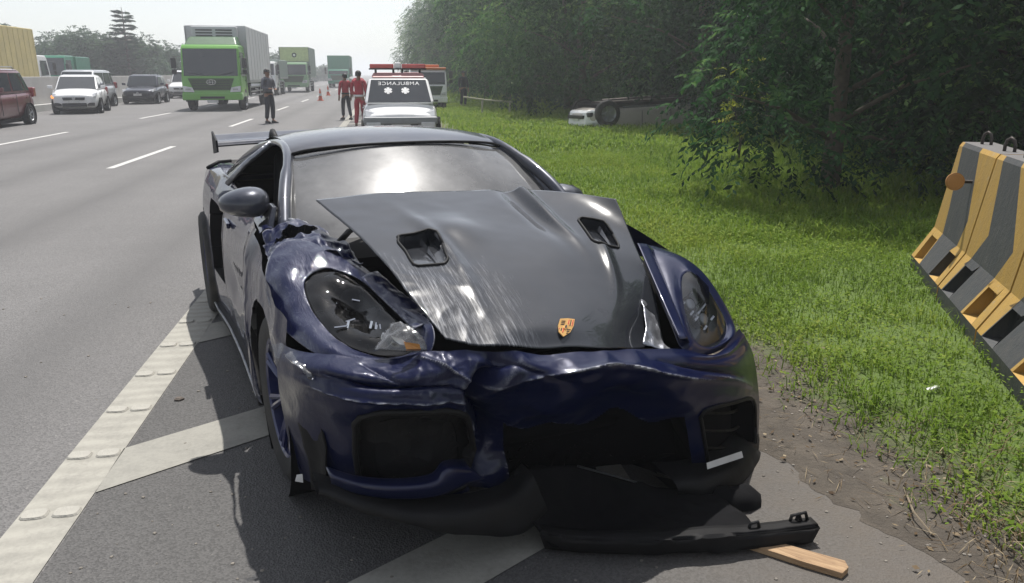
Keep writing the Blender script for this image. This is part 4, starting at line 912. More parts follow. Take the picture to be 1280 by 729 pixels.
for i in (1, 4):
    FL = {0: [(0.260,-0.887,0.745), (0.270,-0.885,0.659), (0.260,-0.878,0.555), (0.240,-0.870,0.447), (0.260,-0.871,0.361)], 1: [(0.400,-0.877,0.685), (0.420,-0.866,0.639), (0.420,-0.849,0.584), (0.440,-0.837,0.537), (0.450,-0.832,0.493)], 2: [(0.220,-0.895,0.690), (0.230,-0.896,0.587), (0.240,-0.901,0.484), (0.240,-0.901,0.375), (0.220,-0.906,0.248)], 3: [(0.400,-0.864,0.626), (0.410,-0.866,0.548), (0.420,-0.879,0.475), (0.410,-0.878,0.390), (0.400,-0.889,0.308)], 4: [(0.580,-0.865,0.709), (0.610,-0.852,0.691), (0.630,-0.832,0.679), (0.660,-0.814,0.665), (0.670,-0.802,0.645)]}[i]
    A_ = [np.array(p) for p in FL]; W_ = np.array([.006, .010 + .012 * (i % 2), 0]); C = [[p - W_ * 1.2, p + np.array([.012, -.012, 0]), p + W_] for p in A_]
    patch('torn_film', C, m_film, car, 24, 10, disp=lambda P, U, V: fbm(P, 22, .010, i))

# ---- things lying on the ground by the car
LUP = [(0.494,2.208,0.075), (0.601,2.153,0.080), (0.725,2.114,0.085), (0.857,2.098,0.080), (1.036,2.092,0.075), (1.221,2.090,0.070), (1.445,2.105,0.060)]
LLO = [(0.512,2.214,0.020), (0.609,2.178,0.020), (0.738,2.146,0.020), (0.868,2.120,0.022), (1.042,2.097,0.022), (1.224,2.086,0.020), (1.421,2.098,0.020)]
lip = empty('front_lip', tuple(np.array(LLO[4]) * np.array([1, 1, 0]))); tag(lip, 'long black front lip torn off and lying on the asphalt ahead of the car', 'car part')
O = np.array(lip.location)
U_ = [np.array(p) - O for p in LUP]; L_ = [np.array(p) - O for p in LLO]; bk = np.array([0, .05, 0])
patch('lip_blade', [[p + bk * 1.2 for p in L_], [p + bk * .04 for p in L_], L_, U_, [p + bk * .04 for p in U_], [p + bk for p in U_]], mat('lip_plastic', (.006, .006, .007), .65, var=.3, spec=.2, dirt=.04), lip, 16, 60, disp=lambda P, U, V: fbm(P, 5, .006, 2), thick=.008)
for p in ((1.213,2.098,0.075), (1.376,2.118,0.075), (1.403,2.123,0.075)):
    q = Vector(p) - Vector(O); mb = MB(); mb.tube([q + Vector((-.02, .02, -.01)), q + Vector((-.015, .02, .018)), q + Vector((.012, .02, .022)), q + Vector((.022, .02, -.008))], .006, 6); mb.build('mounting_clip', m_black, lip, True)
# plank
m_wood = NB('weathered_wood'); co = m_wood.coord(scale=(1.5, 14, 14)); f = m_wood.noise(co, 5, 8, .7, .6)
c = m_wood.ramp(f, [(.3, (.20, .12, .065)), (.55, (.36, .235, .13)), (.75, (.46, .33, .2))]); p = m_wood.bsdf(Base_Color=c, Roughness=.8); m_wood.set(p, Normal=m_wood.bump(f, .4, .01)); m_wood = m_wood.m
pa, pb2 = Vector((1.247,2.105,0.030)), Vector((1.439,1.935,0.030)); d = pb2 - pa; d.z = 0; L = d.length
mb = MB(); mb.hexa([(-.05, -.034, 0), (L * .55, -.042, 0), (L, -.040, 0), (L + .012, .004, 0), (L - .004, .036, 0), (L * .5, .032, 0), (-.05, .028, 0)], [(-.05, -.034, .022), (L * .55, -.042, .022), (L, -.040, .022), (L + .012, .004, .022), (L - .004, .036, .022), (L * .5, .032, .022), (-.05, .028, .022)])
o = mb.build('wooden_plank', m_wood, bevel=.002); o.location = (pa.x, pa.y, .001); o.rotation_euler = (0, 0, math.atan2(d.y, d.x)); tag(o, 'short splintered wooden plank on the asphalt beside the torn off lip', 'plank')
# white scrap in the weeds, low dark lump below the far corner
sp = Vector((2.649,3.094,0.060)); mb = MB(); mb.hexa([(-.03, -.012, 0), (.035, -.008, .01), (.03, .012, .01), (-.03, .01, 0)], [(-.028, -.01, .006), (.035, -.006, .022), (.03, .012, .02), (-.03, .01, .008)]); o = mb.build('plastic_scrap', m_whitep); o.location = sp; tag(o, 'small white plastic scrap caught in the weeds by the barrier', 'litter')
sp = Vector((1.277,2.386,0.000)); mb = MB(); vs = []; n = 10
for i in range(4):
    for k in range(n): a = 2 * math.pi * k / n; r_ = (.085, .08, .06, .025)[i]; vs.append((r_ * 1.3 * math.cos(a), r_ * math.sin(a) * .8, (.0, .03, .055, .065)[i] + .01 * math.sin(3 * a)))
mb.add(vs, [(i * n + k, i * n + (k + 1) % n, (i + 1) * n + (k + 1) % n, (i + 1) * n + k) for i in range(3) for k in range(n)] + [tuple(range(3 * n, 4 * n))]); o = mb.build('dark_lump', m_matte, None, True); o.location = (sp.x, sp.y, .0); tag(o, 'low dark rounded lump on the ground under the bumper corner', 'car part')


# ================================================================ CONCRETE BARRIERS
def bar_paint(name, col, chip=(.30, .29, .27)):
    b = NB(name); co = b.coord()
    f = b.ramp(b.noise(co, 9, 9, .78), [(.60, (0, 0, 0)), (.66, (1, 1, 1))])
    st = b.ramp(b.noise(b.coord(scale=(5, 5, .7)), 4, 6, .7), [(.4, (0, 0, 0)), (.75, (1, 1, 1))])
    c = b.mix(b.math('MULTIPLY', b.noise(co, 4, 5), .35), col, tuple(x * .72 for x in col))
    c = b.mix(b.math('MULTIPLY', st, .28), c, (.16, .14, .11)); c = b.mix(b.math('MULTIPLY', f, .55), c, chip)
    p = b.bsdf(Base_Color=c, Roughness=.7); b.set(p, Normal=b.bump(b.noise(co, 38, 6, .7), .35, .01)); MATS[name] = b.m; return b.m
m_yel = bar_paint('barrier_yellow', (.47, .285, .06)); m_bblk = bar_paint('barrier_black', (.048, .052, .056), (.13, .13, .125)); m_conc = bar_paint('concrete_grey', (.12, .115, .115), (.2, .19, .18))
m_steel = mat('rusty_steel', (.07, .06, .055), .6, metal=.6, var=.4)
BD = Vector((-.455, -.890, 0)).normalized(); BN_ = Vector((-BD.y, BD.x, 0))          # along the row towards the camera; BN_ points to the verge side
if BN_.x < 0: BN_ = -BN_
HB = 1.03
PROF = [(0, 0), (0, .12), (.135, .36), (.225, HB - .03), (.245, HB)]                  # inset from the base line, height
def barrier(j, black0, black1, bend, flip=False):
    root = empty('concrete_barrier', Vector((4.27, 5.44, .02)) + BD * (1.005 * j))
    L = .978; ft, fb = (.10, .31), (.66, .88)
    def pos(s, k): d, z = PROF[k]; return BD * s + BN_ * d + Vector((0, 0, z))
    mb = MB(); hs_ = [p[1] for p in PROF]
    def bnd(z):                                        # slanted edges of the black band, kinked at mid height
        t = z / HB; tt = [0, .33, .52, 1]
        return float(np.interp(t, tt, black0)), float(np.interp(t, tt, black1))
    # face: between the slope break rows, split at the band edges; the toe also at the fork pockets
    zz = [.0, .12, .36, .55, HB - .03, HB]
    def inset(z): return float(np.interp(z, hs_, [p[0] for p in PROF]))
    def pt(s, z, extra=0): return BD * min(max(s, 0), L) + BN_ * (inset(z) + extra) + Vector((0, 0, z))
    for a, b2 in zip(zz[:-1], zz[1:]):
        cuts = [0, 1]
        (p0, p1), (q0, q1) = bnd(a), bnd(b2)
        cols = [((0, 0), (p0, q0), 0), ((p0, q0), (p1, q1), 1), ((p1, q1), (L, L), 0)]
        if b2 <= .13: cols = [((0, 0), (L, L), 1)]
        for (s0a, s0b), (s1a, s1b), mi in cols:
            if s1a - s0a < .002 and s1b - s0b < .002: continue
            if a == .12:                                # toe slope with pockets
                segs = sorted({0., L, *[x for x in ft + fb]}); lo, hi = s0a, s1a
                pts = [lo] + [x for x in segs if lo < x < hi] + [hi]
                for u, v in zip(pts[:-1], pts[1:]):
                    fu = (u - lo) / (hi - lo); fv = (v - lo) / (hi - lo); ub = s0b + (s1b - s0b) * fu; vb = s0b + (s1b - s0b) * fv; mid = (u + v) / 2
                    pk = next((f for f in (ft, fb) if f[0] < mid < f[1]), None)
                    if pk is None: mb.add([pt(u, a), pt(v, a), pt(vb, b2), pt(ub, b2)], [(0, 1, 2, 3)], mi)
                    else:
                        zt = .31; i0 = inset(zt)
                        A, B_, C, D = pt(u, a), pt(v, a), pt(v, zt), pt(u, zt); E = A + BN_ * .17; F = B_ + BN_ * .17; G = C + BN_ * (.17 - i0 + inset(a)) * .6; H_ = D + BN_ * (.17 - i0 + inset(a)) * .6
                        mb.add([A, B_, F, E], [(0, 1, 2, 3)], mi); mb.add([E, F, G, H_], [(0, 1, 2, 3)], mi); mb.add([D, C, G, H_], [(0, 1, 2, 3)], mi)
                        if abs(u - pk[0]) < .003: mb.add([A, E, H_, D], [(0, 1, 2, 3)], mi)
                        if abs(v - pk[1]) < .003: mb.add([B_, F, G, C], [(0, 1, 2, 3)], mi)
                        mb.add([D, C, pt(vb, b2), pt(ub, b2)], [(0, 1, 2, 3)], mi)
            else: mb.add([pt(s0a, a), pt(s1a, a), pt(s1b, b2), pt(s0b, b2)], [(0, 1, 2, 3)], mi)
    # top, far face, ends
    W_ = .70
    tp = [(inset(HB), HB), (W_ - inset(HB), HB)]
    P2 = lambda s, d, z: BD * s + BN_ * d + Vector((0, 0, z))
    mb.add([P2(0, tp[0][0], HB), P2(L, tp[0][0], HB), P2(L, tp[1][0], HB), P2(0, tp[1][0], HB)], [(0, 1, 2, 3)], 3)
    bk = [(W_ - p[0], p[1]) for p in PROF]
    for (d0, z0), (d1, z1) in zip(bk[:-1], bk[1:]): mb.add([P2(0, d0, z0), P2(L, d0, z0), P2(L, d1, z1), P2(0, d1, z1)], [(0, 1, 2, 3)], 3)
    sec = [(p[0], p[1]) for p in PROF] + bk[::-1]
    mb.add([P2(0, d, z) for d, z in sec], [tuple(range(len(sec)))], 0); mb.add([P2(L, d, z) for d, z in sec], [tuple(range(len(sec)))], 0)
    mb.build('body', [m_yel, m_bblk, m_matte, m_conc], root, bevel=.008, seg=2)
    for s in (.22, .78):
        mb = MB(); c = P2(s, W_ / 2, HB - .01); e = (BD * .75 + BN_ * .65).normalized() * .035
        mb.tube([c - e, c - e + Vector((0, 0, .05)), c - e * .7 + Vector((0, 0, .085)), c + Vector((0, 0, .10)), c + e * .7 + Vector((0, 0, .085)), c + e + Vector((0, 0, .05)), c + e], .011, 8); mb.build('lifting_loop', m_steel, root, True)
    return root
specs = [((.34, .30, .26, .08), (.66, .74, .82, .56), 0), ((.06, .12, .33, .12), (.60, .66, .84, .47), 0), ((.06, .14, .36, .16), (.60, .68, .86, .52), 0), ((.06, .12, .33, .12), (.60, .66, .84, .47), 0)]
labs = ['farthest yellow and black concrete barrier block, with the round orange reflector', 'second yellow and black concrete barrier block from the far end, next to the reflector block', 'third yellow and black concrete barrier block from the far end, cut by the picture edge', 'nearest concrete barrier block, only its dark toe showing at the picture edge']
for j in range(4): tag(barrier(j, *specs[j]), labs[j], 'barrier', 'concrete barriers in a row on the verge')
rf = [o for o in COL.objects if o.name == 'concrete_barrier'][0]
mb = MB(); c = BD * .62 + BN_ * .205 + Vector((0, 0, .80)); nrm = Vector((-.35, -.93, .05)).normalized()
mb.cyl(c, c + nrm * .035 - BN_ * .13, .012, n=8); mb.build('reflector_arm', m_steel, rf)
mb = MB(); c2 = c - BN_ * .13 + nrm * .035; mb.cyl(c2, c2 + nrm * .012, .062, n=24); mb.cyl(c2 + nrm * .012, c2 + nrm * .016, .052, .05, n=24); mb.build('reflector', mat('faded_orange', (.42, .22, .08), .45), rf, 'auto')

# ================================================================ TRAFFIC
m_tglass = mat('traffic_glass', (.02, .024, .028), .08, coat=1, var=.2)
m_dark = mat('dark_trim', (.02, .02, .022), .5)
m_plate = mat('plate_white', (.6, .6, .58), .5)
m_hl = mat('headlamp_clear', (.62, .63, .65), .12, coat=1)
m_tail = mat('tail_red', (.30, .02, .02), .2, coat=1)
m_trim = mat('wheel_alloy', (.38, .39, .40), .35, metal=.7)
WHEELS = {}
def t_wheel(parent, c, r, w_, s, dual=False):
    root = empty('wheel', c, 0, parent); key = (r, w_, s)
    if key not in WHEELS:
        t = MB(); h = w_ / 2; t.lathe([(r * .62, -h), (r * .93, -h), (r, -h * .7), (r, h * .7), (r * .93, h), (r * .62, h)], 20); a = t.build('tyre', m_rubber, root, True)
        k = MB(); k.lathe([(.001, s * h * .7), (r * .2, s * h * .75), (r * .28, s * h * .35), (r * .55, s * h * .55), (r * .63, s * h * .98), (r * .63, -s * h)], 20)
        for i in range(5):
            q = 2 * math.pi * i / 5; k.tube([(r * .15 * math.cos(q), s * h * .72, r * .15 * math.sin(q)), (r * .58 * math.cos(q), s * h * .80, r * .58 * math.sin(q))], r * .06, 5)
        b2 = k.build('rim', m_trim, root, 'auto'); WHEELS[key] = (a.data, b2.data)
    else:
        for nm, me in zip(('tyre', 'rim'), WHEELS[key]):
            o = bpy.data.objects.new(nm, me); COL.objects.link(o); o.parent = root
            for p in o.data.polygons[:0]: pass
    return root
def lerp(a, b2, t): return tuple(x + (y - x) * t for x, y in zip(a, b2))
def quad_panel(name, q, m, parent, inset=(.06, .06), h=.006, n=1):
    """thin pane standing proud of the quad q (four corners, in turn), drawn in from its edges"""
    A, B_, C, D = (Vector(p) for p in q); nn = (B_ - A).cross(D - A).normalized()
    a, b2 = inset
    def at_(u, v): return (A * (1 - u) + B_ * u) * (1 - v) + (D * (1 - u) + C * u) * v
    c = [at_(a, b2), at_(1 - a, b2), at_(1 - a, 1 - b2), at_(a, 1 - b2)]
    mb = MB(); mb.hexa([p - nn * .01 for p in c], [p + nn * h for p in c]); return mb.build(name, m, parent)
def traffic_car(name, label, cat, loc, rz, body_m, L=3.9, W=1.7, H=1.5, gz=.18, hood=.86, belt=.92, noseh=.62, wb_f=.95, cowl=1.25, rooff=1.75, roofr=3.2, rear=3.75, wr=.29, tailz=.95, grille='wide', lower=True, lights_on=False, rack=False, mirrors=True, nose_round=.16, tumble=.17, group='vehicles queueing in the far lanes'):
    """x runs from 0 at the nose back to L at the tail; the root turns so that the nose faces -x local -> flipped on build"""
    root = empty(name, loc, rz); tag(root, label, cat, group)
    X = lambda d: L / 2 - d                        # distance behind the nose -> local x (forward +)
    st = [(0, .62, noseh * .55, noseh), (.10, .82, noseh * .42 + .0, noseh + .05), (.30, .93, gz, hood - .10), (.7, .99, gz, hood - .03), (cowl, 1, gz, hood + .02), (cowl + .25, 1, gz, belt), (L * .6, 1, gz, belt + .01), (rear - .3, 1, gz, belt + .02), (L - .16, .96, gz + .06, tailz), (L, .84, gz + .16, tailz - .12)]
    C = []
    for d, wf, zb, zt in st:
        hw = W / 2 * wf; hh = zt - zb
        half = [(0, zb), (hw * .82, zb), (hw * .97, zb + hh * .22), (hw, zb + hh * .55), (hw * .965, zb + hh * .85), (hw * .86, zt - .01), (hw * .5, zt + .02), (0, zt + .028)]
        ring_ = [(X(d), y, z) for y, z in half] + [(X(d), -y, z) for y, z in half[-2:0:-1]]
        C.append(ring_)
    n = len(C[0]); mb = MB(); mb.add([p for r_ in C for p in r_], [(i * n + k, i * n + (k + 1) % n, (i + 1) * n + (k + 1) % n, (i + 1) * n + k) for i in range(len(C) - 1) for k in range(n)] + [tuple(range(n)), tuple(range((len(C) - 1) * n, len(C) * n))])
    mb.build('body', body_m, root, True, sub=2)
    # cabin
    wb, wt = W / 2 * .93, W / 2 * (1 - tumble)
    bz = belt - .04; rz_ = H
    ft, fr, rt, rr = cowl, rooff, roofr, rear
    bot = [(X(ft), -wb, bz), (X(ft), wb, bz), (X(rr), wb * .98, bz), (X(rr), -wb * .98, bz)]
    mid = (fr + rt) / 2
    top = [(X(fr), -wt, rz_ - .05), (X(fr), wt, rz_ - .05), (X(rt), wt * .97, rz_ - .05), (X(rt), -wt * .97, rz_ - .05)]
    mb = MB(); mb.hexa(bot, top)
    # crowned roof
    mb.hexa([(X(fr), -wt, rz_ - .055), (X(fr), wt, rz_ - .055), (X(rt), wt * .97, rz_ - .055), (X(rt), -wt * .97, rz_ - .055)], [(X(fr + .25), -wt * .78, rz_), (X(fr + .25), wt * .78, rz_), (X(rt - .15), wt * .76, rz_ - .005), (X(rt - .15), -wt * .76, rz_ - .005)])
    mb.build('roof', body_m, root, 'auto', bevel=.07, seg=3)
    quad_panel('windscreen', [bot[0], bot[1], top[1], top[0]], m_tglass, root, (.045, .06))
    quad_panel('rear_window', [bot[2], bot[3], top[3], top[2]], m_tglass, root, (.08, .12))
    for s in (-1, 1):
        b0, b1, t0, t1 = (bot[1], bot[2], top[1], top[2]) if s > 0 else (bot[0], bot[3], top[0], top[3])
        for u0, u1, nm in ((.03, .50, 'door_window'), (.525, .84, 'door_window'), (.86, .97, 'quarter_window')):
            q = [lerp(b0, b1, u0), lerp(b0, b1, u1), lerp(t0, t1, u1), lerp(t0, t1, u0)]
            if s > 0: q = q[::-1]
            if s > 0: q = [q[1], q[0], q[3], q[2]][::-1]; q = [lerp(b0, b1, u1), lerp(b0, b1, u0), lerp(t0, t1, u0), lerp(t0, t1, u1)]
            quad_panel(nm, q, m_tglass, root, (.03, .12))
        # door seams, handles, mirror
        for d in (lerp((ft,), (rr,), .16)[0], lerp((ft,), (rr,), .53)[0], lerp((ft,), (rr,), .86)[0]):
            mb = MB(); mb.box((X(d), s * (W / 2 + .001), (gz + belt) / 2 + .05), (.012, .012, belt - gz - .22)); mb.build('door_seam', m_dark, root)
        for d in (lerp((ft,), (rr,), .46)[0], lerp((ft,), (rr,), .80)[0]):
            mb = MB(); mb.box((X(d), s * (W / 2 + .008), belt - .17), (.16, .03, .03)); mb.build('door_handle', body_m, root, bevel=.008)
        mb = MB()
        if mirrors: mb.hexa([(X(ft + .18), s * (W / 2 + .02), belt + .02), (X(ft + .18), s * (W / 2 + .19), belt + .04), (X(ft + .30), s * (W / 2 + .19), belt + .04), (X(ft + .30), s * (W / 2 + .02), belt + .02)], [(X(ft + .20), s * (W / 2 + .02), belt + .14), (X(ft + .20), s * (W / 2 + .20), belt + .16), (X(ft + .30), s * (W / 2 + .20), belt + .16), (X(ft + .30), s * (W / 2 + .02), belt + .14)]).build('door_mirror', body_m, root, bevel=.02)
        # lamps
        mb = MB(); y0, y1 = W / 2 * .50, W / 2 * .90
        mb.hexa([(X(.04), s * y0, noseh - .08), (X(.17), s * y1, noseh - .02), (X(.50), s * (y1 + .03), noseh + .02), (X(.45), s * y0, noseh - .06)], [(X(.12), s * y0, noseh + .03), (X(.28), s * y1, noseh + .12), (X(.60), s * (y1 + .02), noseh + .13), (X(.5), s * y0, noseh + .06)]); mb.build('headlight', m_hl, root, bevel=.015)
        mb = MB(); mb.box((X(L - .10), s * W / 2 * .86, tailz - .10), (.20, .22, .30)); mb.build('tail_light', m_tail, root, bevel=.03)
        mb = MB(); mb.box((X(.12), s * W / 2 * .68, gz + .20), (.16, .26, .12)); mb.build('fog_lamp_recess', m_dark, root, bevel=.02)
        for d in (wb_f * .82, L - wb_f * .78):
            mb = MB(); mb.lathe([(wr * 1.13, -.10), (wr * 1.13, .045), (.001, .045)], 22, 'y', (X(d), s * (W / 2 - .045 if s > 0 else W / 2 - .045), wr * 1.02))
            if s < 0: mb.v = [(x, -y, z) for x, y, z in mb.v]
            mb.build('wheel_arch', m_matte, root)
            t_wheel(root, (X(d), s * (W / 2 - .07), wr), wr, .2, s)
    if grille:
        zg = noseh - .10; mb = MB(); gw = W / 2 * (.44 if grille == 'wide' else .56)
        mb.hexa([(X(-.03), -gw, zg - .06), (X(-.03), gw, zg - .06), (X(.22), gw, zg - .06), (X(.22), -gw, zg - .06)], [(X(.0), -gw * 1.08, zg + .05), (X(.0), gw * 1.08, zg + .05), (X(.24), gw, zg + .05), (X(.24), -gw, zg + .05)]); mb.build('grille', m_dark, root, bevel=.01)
        mb = MB(); mb.cyl((X(.04), 0, zg + .01), (X(-.045), 0, zg + .01), .06, n=12); mb.build('badge', m_trim, root)
    if lower:
        zg = gz + .18; gw = W / 2 * .50; mb = MB(); mb.box((X(.10), 0, zg), (.24, gw * 2, .14)); mb.build('lower_grille', m_dark, root, bevel=.02)
    mb = MB(); mb.box((X(-.03), 0, gz + .31), (.03, .40, .11)); mb.build('number_plate', m_plate, root)
    mb = MB(); mb.box((X(L / 2), 0, gz - .02), (L * .84, W * .84, .10)); mb.build('underbody', m_matte, root)
    if rack:
        for s in (-1, 1): mb = MB(); mb.tube([(X(fr + .3), s * wt * .85, H - .01), (X(fr + .4), s * wt * .85, H + .05), (X(rt - .3), s * wt * .85, H + .05), (X(rt - .2), s * wt * .85, H - .01)], .018, 6); mb.build('roof_rack', m_trim, root)
    return root
m_white = paint('white_paint', (.74, .74, .74), .35, 0, .05); m_silver = paint('silver_paint', (.42, .43, .44), .35, .5, .06); m_navy = paint('dark_navy_paint', (.02, .022, .035), .3, .3, .06); m_maroon = paint('maroon_paint', (.11, .02, .026), .3, .3, .06); m_brown = paint('dull_bronze_paint', (.42, .385, .34), .45, .1, .25)
RZ = -math.pi / 2 - SK
def on_lane(px, py, dx=0, dy=0): pass
traffic_car('hatchback', 'white hatchback with its amber indicator lit, behind the maroon people carrier', 'car', (-11.8, 35.75, 0), RZ + .20, m_white, L=3.85, W=1.70, H=1.51, hood=.93, noseh=.70, belt=.95, cowl=.95, rooff=1.75, roofr=3.1, tumble=.20)
ind = [o for o in COL.objects if o.name.startswith('hatchback')][0]
mb = MB(); mb.box((1.63, -.74, .67), (.16, .16, .12)); o = mb.build('indicator', None or mat('amber_lens', (.6, .25, .05), .3), ind, bevel=.03)
em = NB('amber_glow'); e_ = em.n('ShaderNodeEmission'); e_.inputs[0].default_value = (1, .32, .08, 1); e_.inputs[1].default_value = 1.6; em.l(e_.outputs[0], em.out.inputs[0]); o.data.materials.clear(); o.data.materials.append(em.m)
hg = NB('lamp_glow'); e_ = hg.n('ShaderNodeEmission'); e_.inputs[0].default_value = (1, .93, .75, 1); e_.inputs[1].default_value = 1.3; hg.l(e_.outputs[0], hg.out.inputs[0])
mb = MB(); mb.cyl((1.62, .62, .66), (1.72, .60, .66), .06, n=12); mb.build('lit_bulb', hg.m, ind)
traffic_car('compact_car', 'dark navy compact car facing the camera between the white hatchback and the green truck', 'car', (-11.95, 46.2, 0), RZ + .06, m_navy, L=3.8, W=1.70, H=1.50, grille='tall', noseh=.66)
traffic_car('family_van', 'white people carrier half hidden behind the green refrigerated truck', 'van', (-11.9, 56.5, 0), RZ, m_white, L=4.4, W=1.75, H=1.75, hood=.98, belt=1.02, noseh=.72, cowl=1.1, rooff=1.75, roofr=3.9, rear=4.25, tailz=1.1)
traffic_car('silver_van', 'silver van whose roof shows behind the white hatchback', 'van', (-13.25, 40.8, 0), RZ, m_silver, L=4.2, W=1.68, H=1.72, hood=.98, belt=1.02, noseh=.72, cowl=.9, rooff=1.5, roofr=3.8, rear=4.05, tailz=1.1, grille=None)
traffic_car('people_carrier', 'maroon people carrier at the picture edge, seen from its rear side', 'car', (-11.45, 26.1, 0), RZ + .03, m_maroon, L=4.2, W=1.68, H=1.70, hood=.98, belt=1.0, noseh=.72, cowl=1.05, rooff=1.65, roofr=3.55, rear=4.02, tailz=1.08, wr=.31, rack=True)
traffic_car('small_pickup_van', 'pale van far up the road behind the traffic cones', 'van', (-4.6, 132, 0), RZ, m_silver, L=4.2, W=1.7, H=1.9, hood=1.0, belt=1.05, cowl=.7, rooff=1.1, roofr=3.9, rear=4.1, tailz=1.1)

# ---------------------------------------------------------------- trucks
m_green1 = paint('lime_green_paint', (.15, .38, .07), .4, 0, .10); m_green2 = paint('pale_green_paint', (.22, .38, .20), .45, 0, .15); m_green3 = paint('teal_green_paint', (.03, .20, .12), .45, 0, .12)
m_alub = mat('cargo_white', (.55, .56, .57), .45, var=.06, nscale=1.2, dirt=.15); m_boxy = mat('container_yellow', (.52, .42, .16), .6, var=.12, nscale=1.5, dirt=.2); m_boxgrey = mat('cargo_grey_green', (.22, .28, .25), .55, var=.12, dirt=.15)
def truck(name, label, loc, rz, cab_m, box_m, L=9.0, W=2.4, cabH=2.55, cabL=1.9, boxH=3.75, boxz=1.15, reefer=False, fairing=None, ribs=10, emblem=True, group='trucks standing in the middle lane'):
    root = empty(name, loc, rz); tag(root, label, 'truck', group); h = W / 2 - .04
    mb = MB(); zb = .52
    prof = [(0, zb), (.0, 1.25), (-.06, 1.45), (-.26, cabH - .16), (-.42, cabH), (-cabL, cabH), (-cabL, zb)]
    nP = len(prof); mb.add([(x, h * (1 if z < 1.5 else .97), z) for x, z in prof] + [(x, -h * (1 if z < 1.5 else .97), z) for x, z in prof], [tuple(range(nP)), tuple(range(nP, 2 * nP))] + [(i, (i + 1) % nP, (i + 1) % nP + nP, i + nP) for i in range(nP)])
    cab = mb.build('cab', cab_m, root, 'auto', bevel=.06, seg=3)
    w0, w1 = h * .97, h * .97
    quad_panel('windscreen', [(-.06, -w0, 1.42), (-.06, w0, 1.42), (-.27, w1, cabH - .14), (-.27, -w1, cabH - .14)], m_tglass, root, (.03, .03), .012)
    for s in (-1, 1):
        q = [(-.25, s * h, 1.42), (-cabL * .72, s * h, 1.38), (-cabL * .72, s * h * .975, cabH - .25), (-.42, s * h * .975, cabH - .25)]
        quad_panel('side_window', q if s < 0 else [q[1], q[0], q[3], q[2]], m_tglass, root, (.04, .05), .012)
        mb = MB(); mb.tube([(-.02, s * h * .15, 1.47), (-.03, s * h * .5, 1.56), (-.08, s * h * .75, 1.60)], .012, 5); mb.build('wiper', m_dark, root)
        mb = MB(); mb.box((-cabL * .76, s * (h + .004), 1.35), (.018, .012, 1.5)); mb.build('door_seam', m_dark, root)
        mb = MB(); mb.box((-cabL * .66, s * (h + .02), 1.25), (.2, .03, .04)); mb.build('door_handle', m_dark, root)
        mb = MB(); mb.tube([(-.15, s * h, 2.25), (.12, s * (h + .2), 2.25), (.12, s * (h + .2), 1.6), (-.1, s * h, 1.55)], .015, 6); mb.build('mirror_arm', m_dark, root)
        mb = MB(); mb.box((.10, s * (h + .22), 1.98), (.09, .2, .42)); mb.box((.10, s * (h + .22), 1.62), (.09, .19, .2)); mb.build('mirror', m_dark, root, bevel=.02)
        mb = MB(); mb.hexa([(.035, s * h * .60, .78), (.03, s * h * .97, .80), (-.2, s * h * 1.0, .80), (-.2, s * h * .6, .78)], [(.03, s * h * .66, .98), (.02, s * h * .98, 1.05), (-.2, s * h * 1.005, 1.05), (-.2, s * h * .66, .98)]); hd = mb.build('headlight', m_hl, root, bevel=.015)
        mb = MB(); mb.box((.045, s * h * .80, .90), (.02, .22, .07)); mb.build('lamp_reflector', m_trim, hd)
        mb = MB(); mb.box((-.9, s * (h - .02), .48), (.5, .16, .22)); mb.build('cab_step', m_dark, root, bevel=.02)
        for x in ([-1.0, -L + 2.3] + ([-L + 1.1] if L > 8.5 else [])): t_wheel(root, (x - .1, s * (h - .14), .47), .47, .28, s)
        mb = MB()
        for z in (.55, .75, .95): mb.box((-(cabL + L - 2.9) / 2 - .3, s * (h - .02), z), (L - cabL - 3.6, .03, .06))
        mb.box((-cabL - .8, s * (h - .03), .78), (.05, .03, .6)); mb.box((-L + 3.6, s * (h - .03), .78), (.05, .03, .6)); mb.build('side_guard', m_trim, root)
    mb = MB(); gq = [(.012, -h * .62, .86), (.012, h * .62, .86), (.012, h * .78, 1.36), (.012, -h * .78, 1.36)]; mb.hexa([(x - .03, y, z) for x, y, z in gq], [(x + .012, y, z) for x, y, z in gq]); g_ = mb.build('grille', mat('grille_green', tuple(x * .35 for x in (.10, .22, .06)), .5), root)
    for z in (.95, 1.05, 1.15, 1.25): mb = MB(); mb.box((.030, 0, z), (.02, h * 1.28, .03)); mb.build('grille_bar', m_dark, g_)
    if emblem:
        mb = MB(); a_ = [(.045, .19 * math.cos(t), 1.20 + .10 * math.sin(t)) for t in np.linspace(0, 2 * math.pi, 17)]; mb.tube(a_, .014, 6)
        mb.tube([(.045, -.055, 1.20 - .075), (.045, -.055, 1.20 + .075)], .014, 6); mb.tube([(.045, .055, 1.20 - .075), (.045, .055, 1.20 + .075)], .014, 6); mb.tube([(.045, -.155, 1.20), (.045, .155, 1.20)], .012, 6); mb.build('emblem', m_chrome, root)
    mb = MB(); mb.box((-.06, 0, .60), (.26, W - .02, .30)); mb.build('bumper', cab_m, root, bevel=.05)
    mb = MB(); mb.box((.08, 0, .56), (.02, 1.0, .10)); mb.build('lower_grille', m_dark, root); mb = MB(); mb.box((.09, 0, .40), (.02, .45, .12)); mb.build('number_plate', m_plate, root)
    mb = MB(); mb.box((-L / 2 - .2, 0, .70), (L - .8, .9, .30)); mb.box((-L / 2 - .2, 0, .98), (L - 1.0, .5, .28)); mb.build('chassis', m_matte, root)
    # cargo box
    x0, x1 = -cabL - .12, -L; b0 = W / 2 + .04
    mb = MB(); mb.box(((x0 + x1) / 2, 0, (boxz + boxH) / 2), (x0 - x1, b0 * 2, boxH - boxz)); bx = mb.build('cargo_box', box_m, root, bevel=.04)
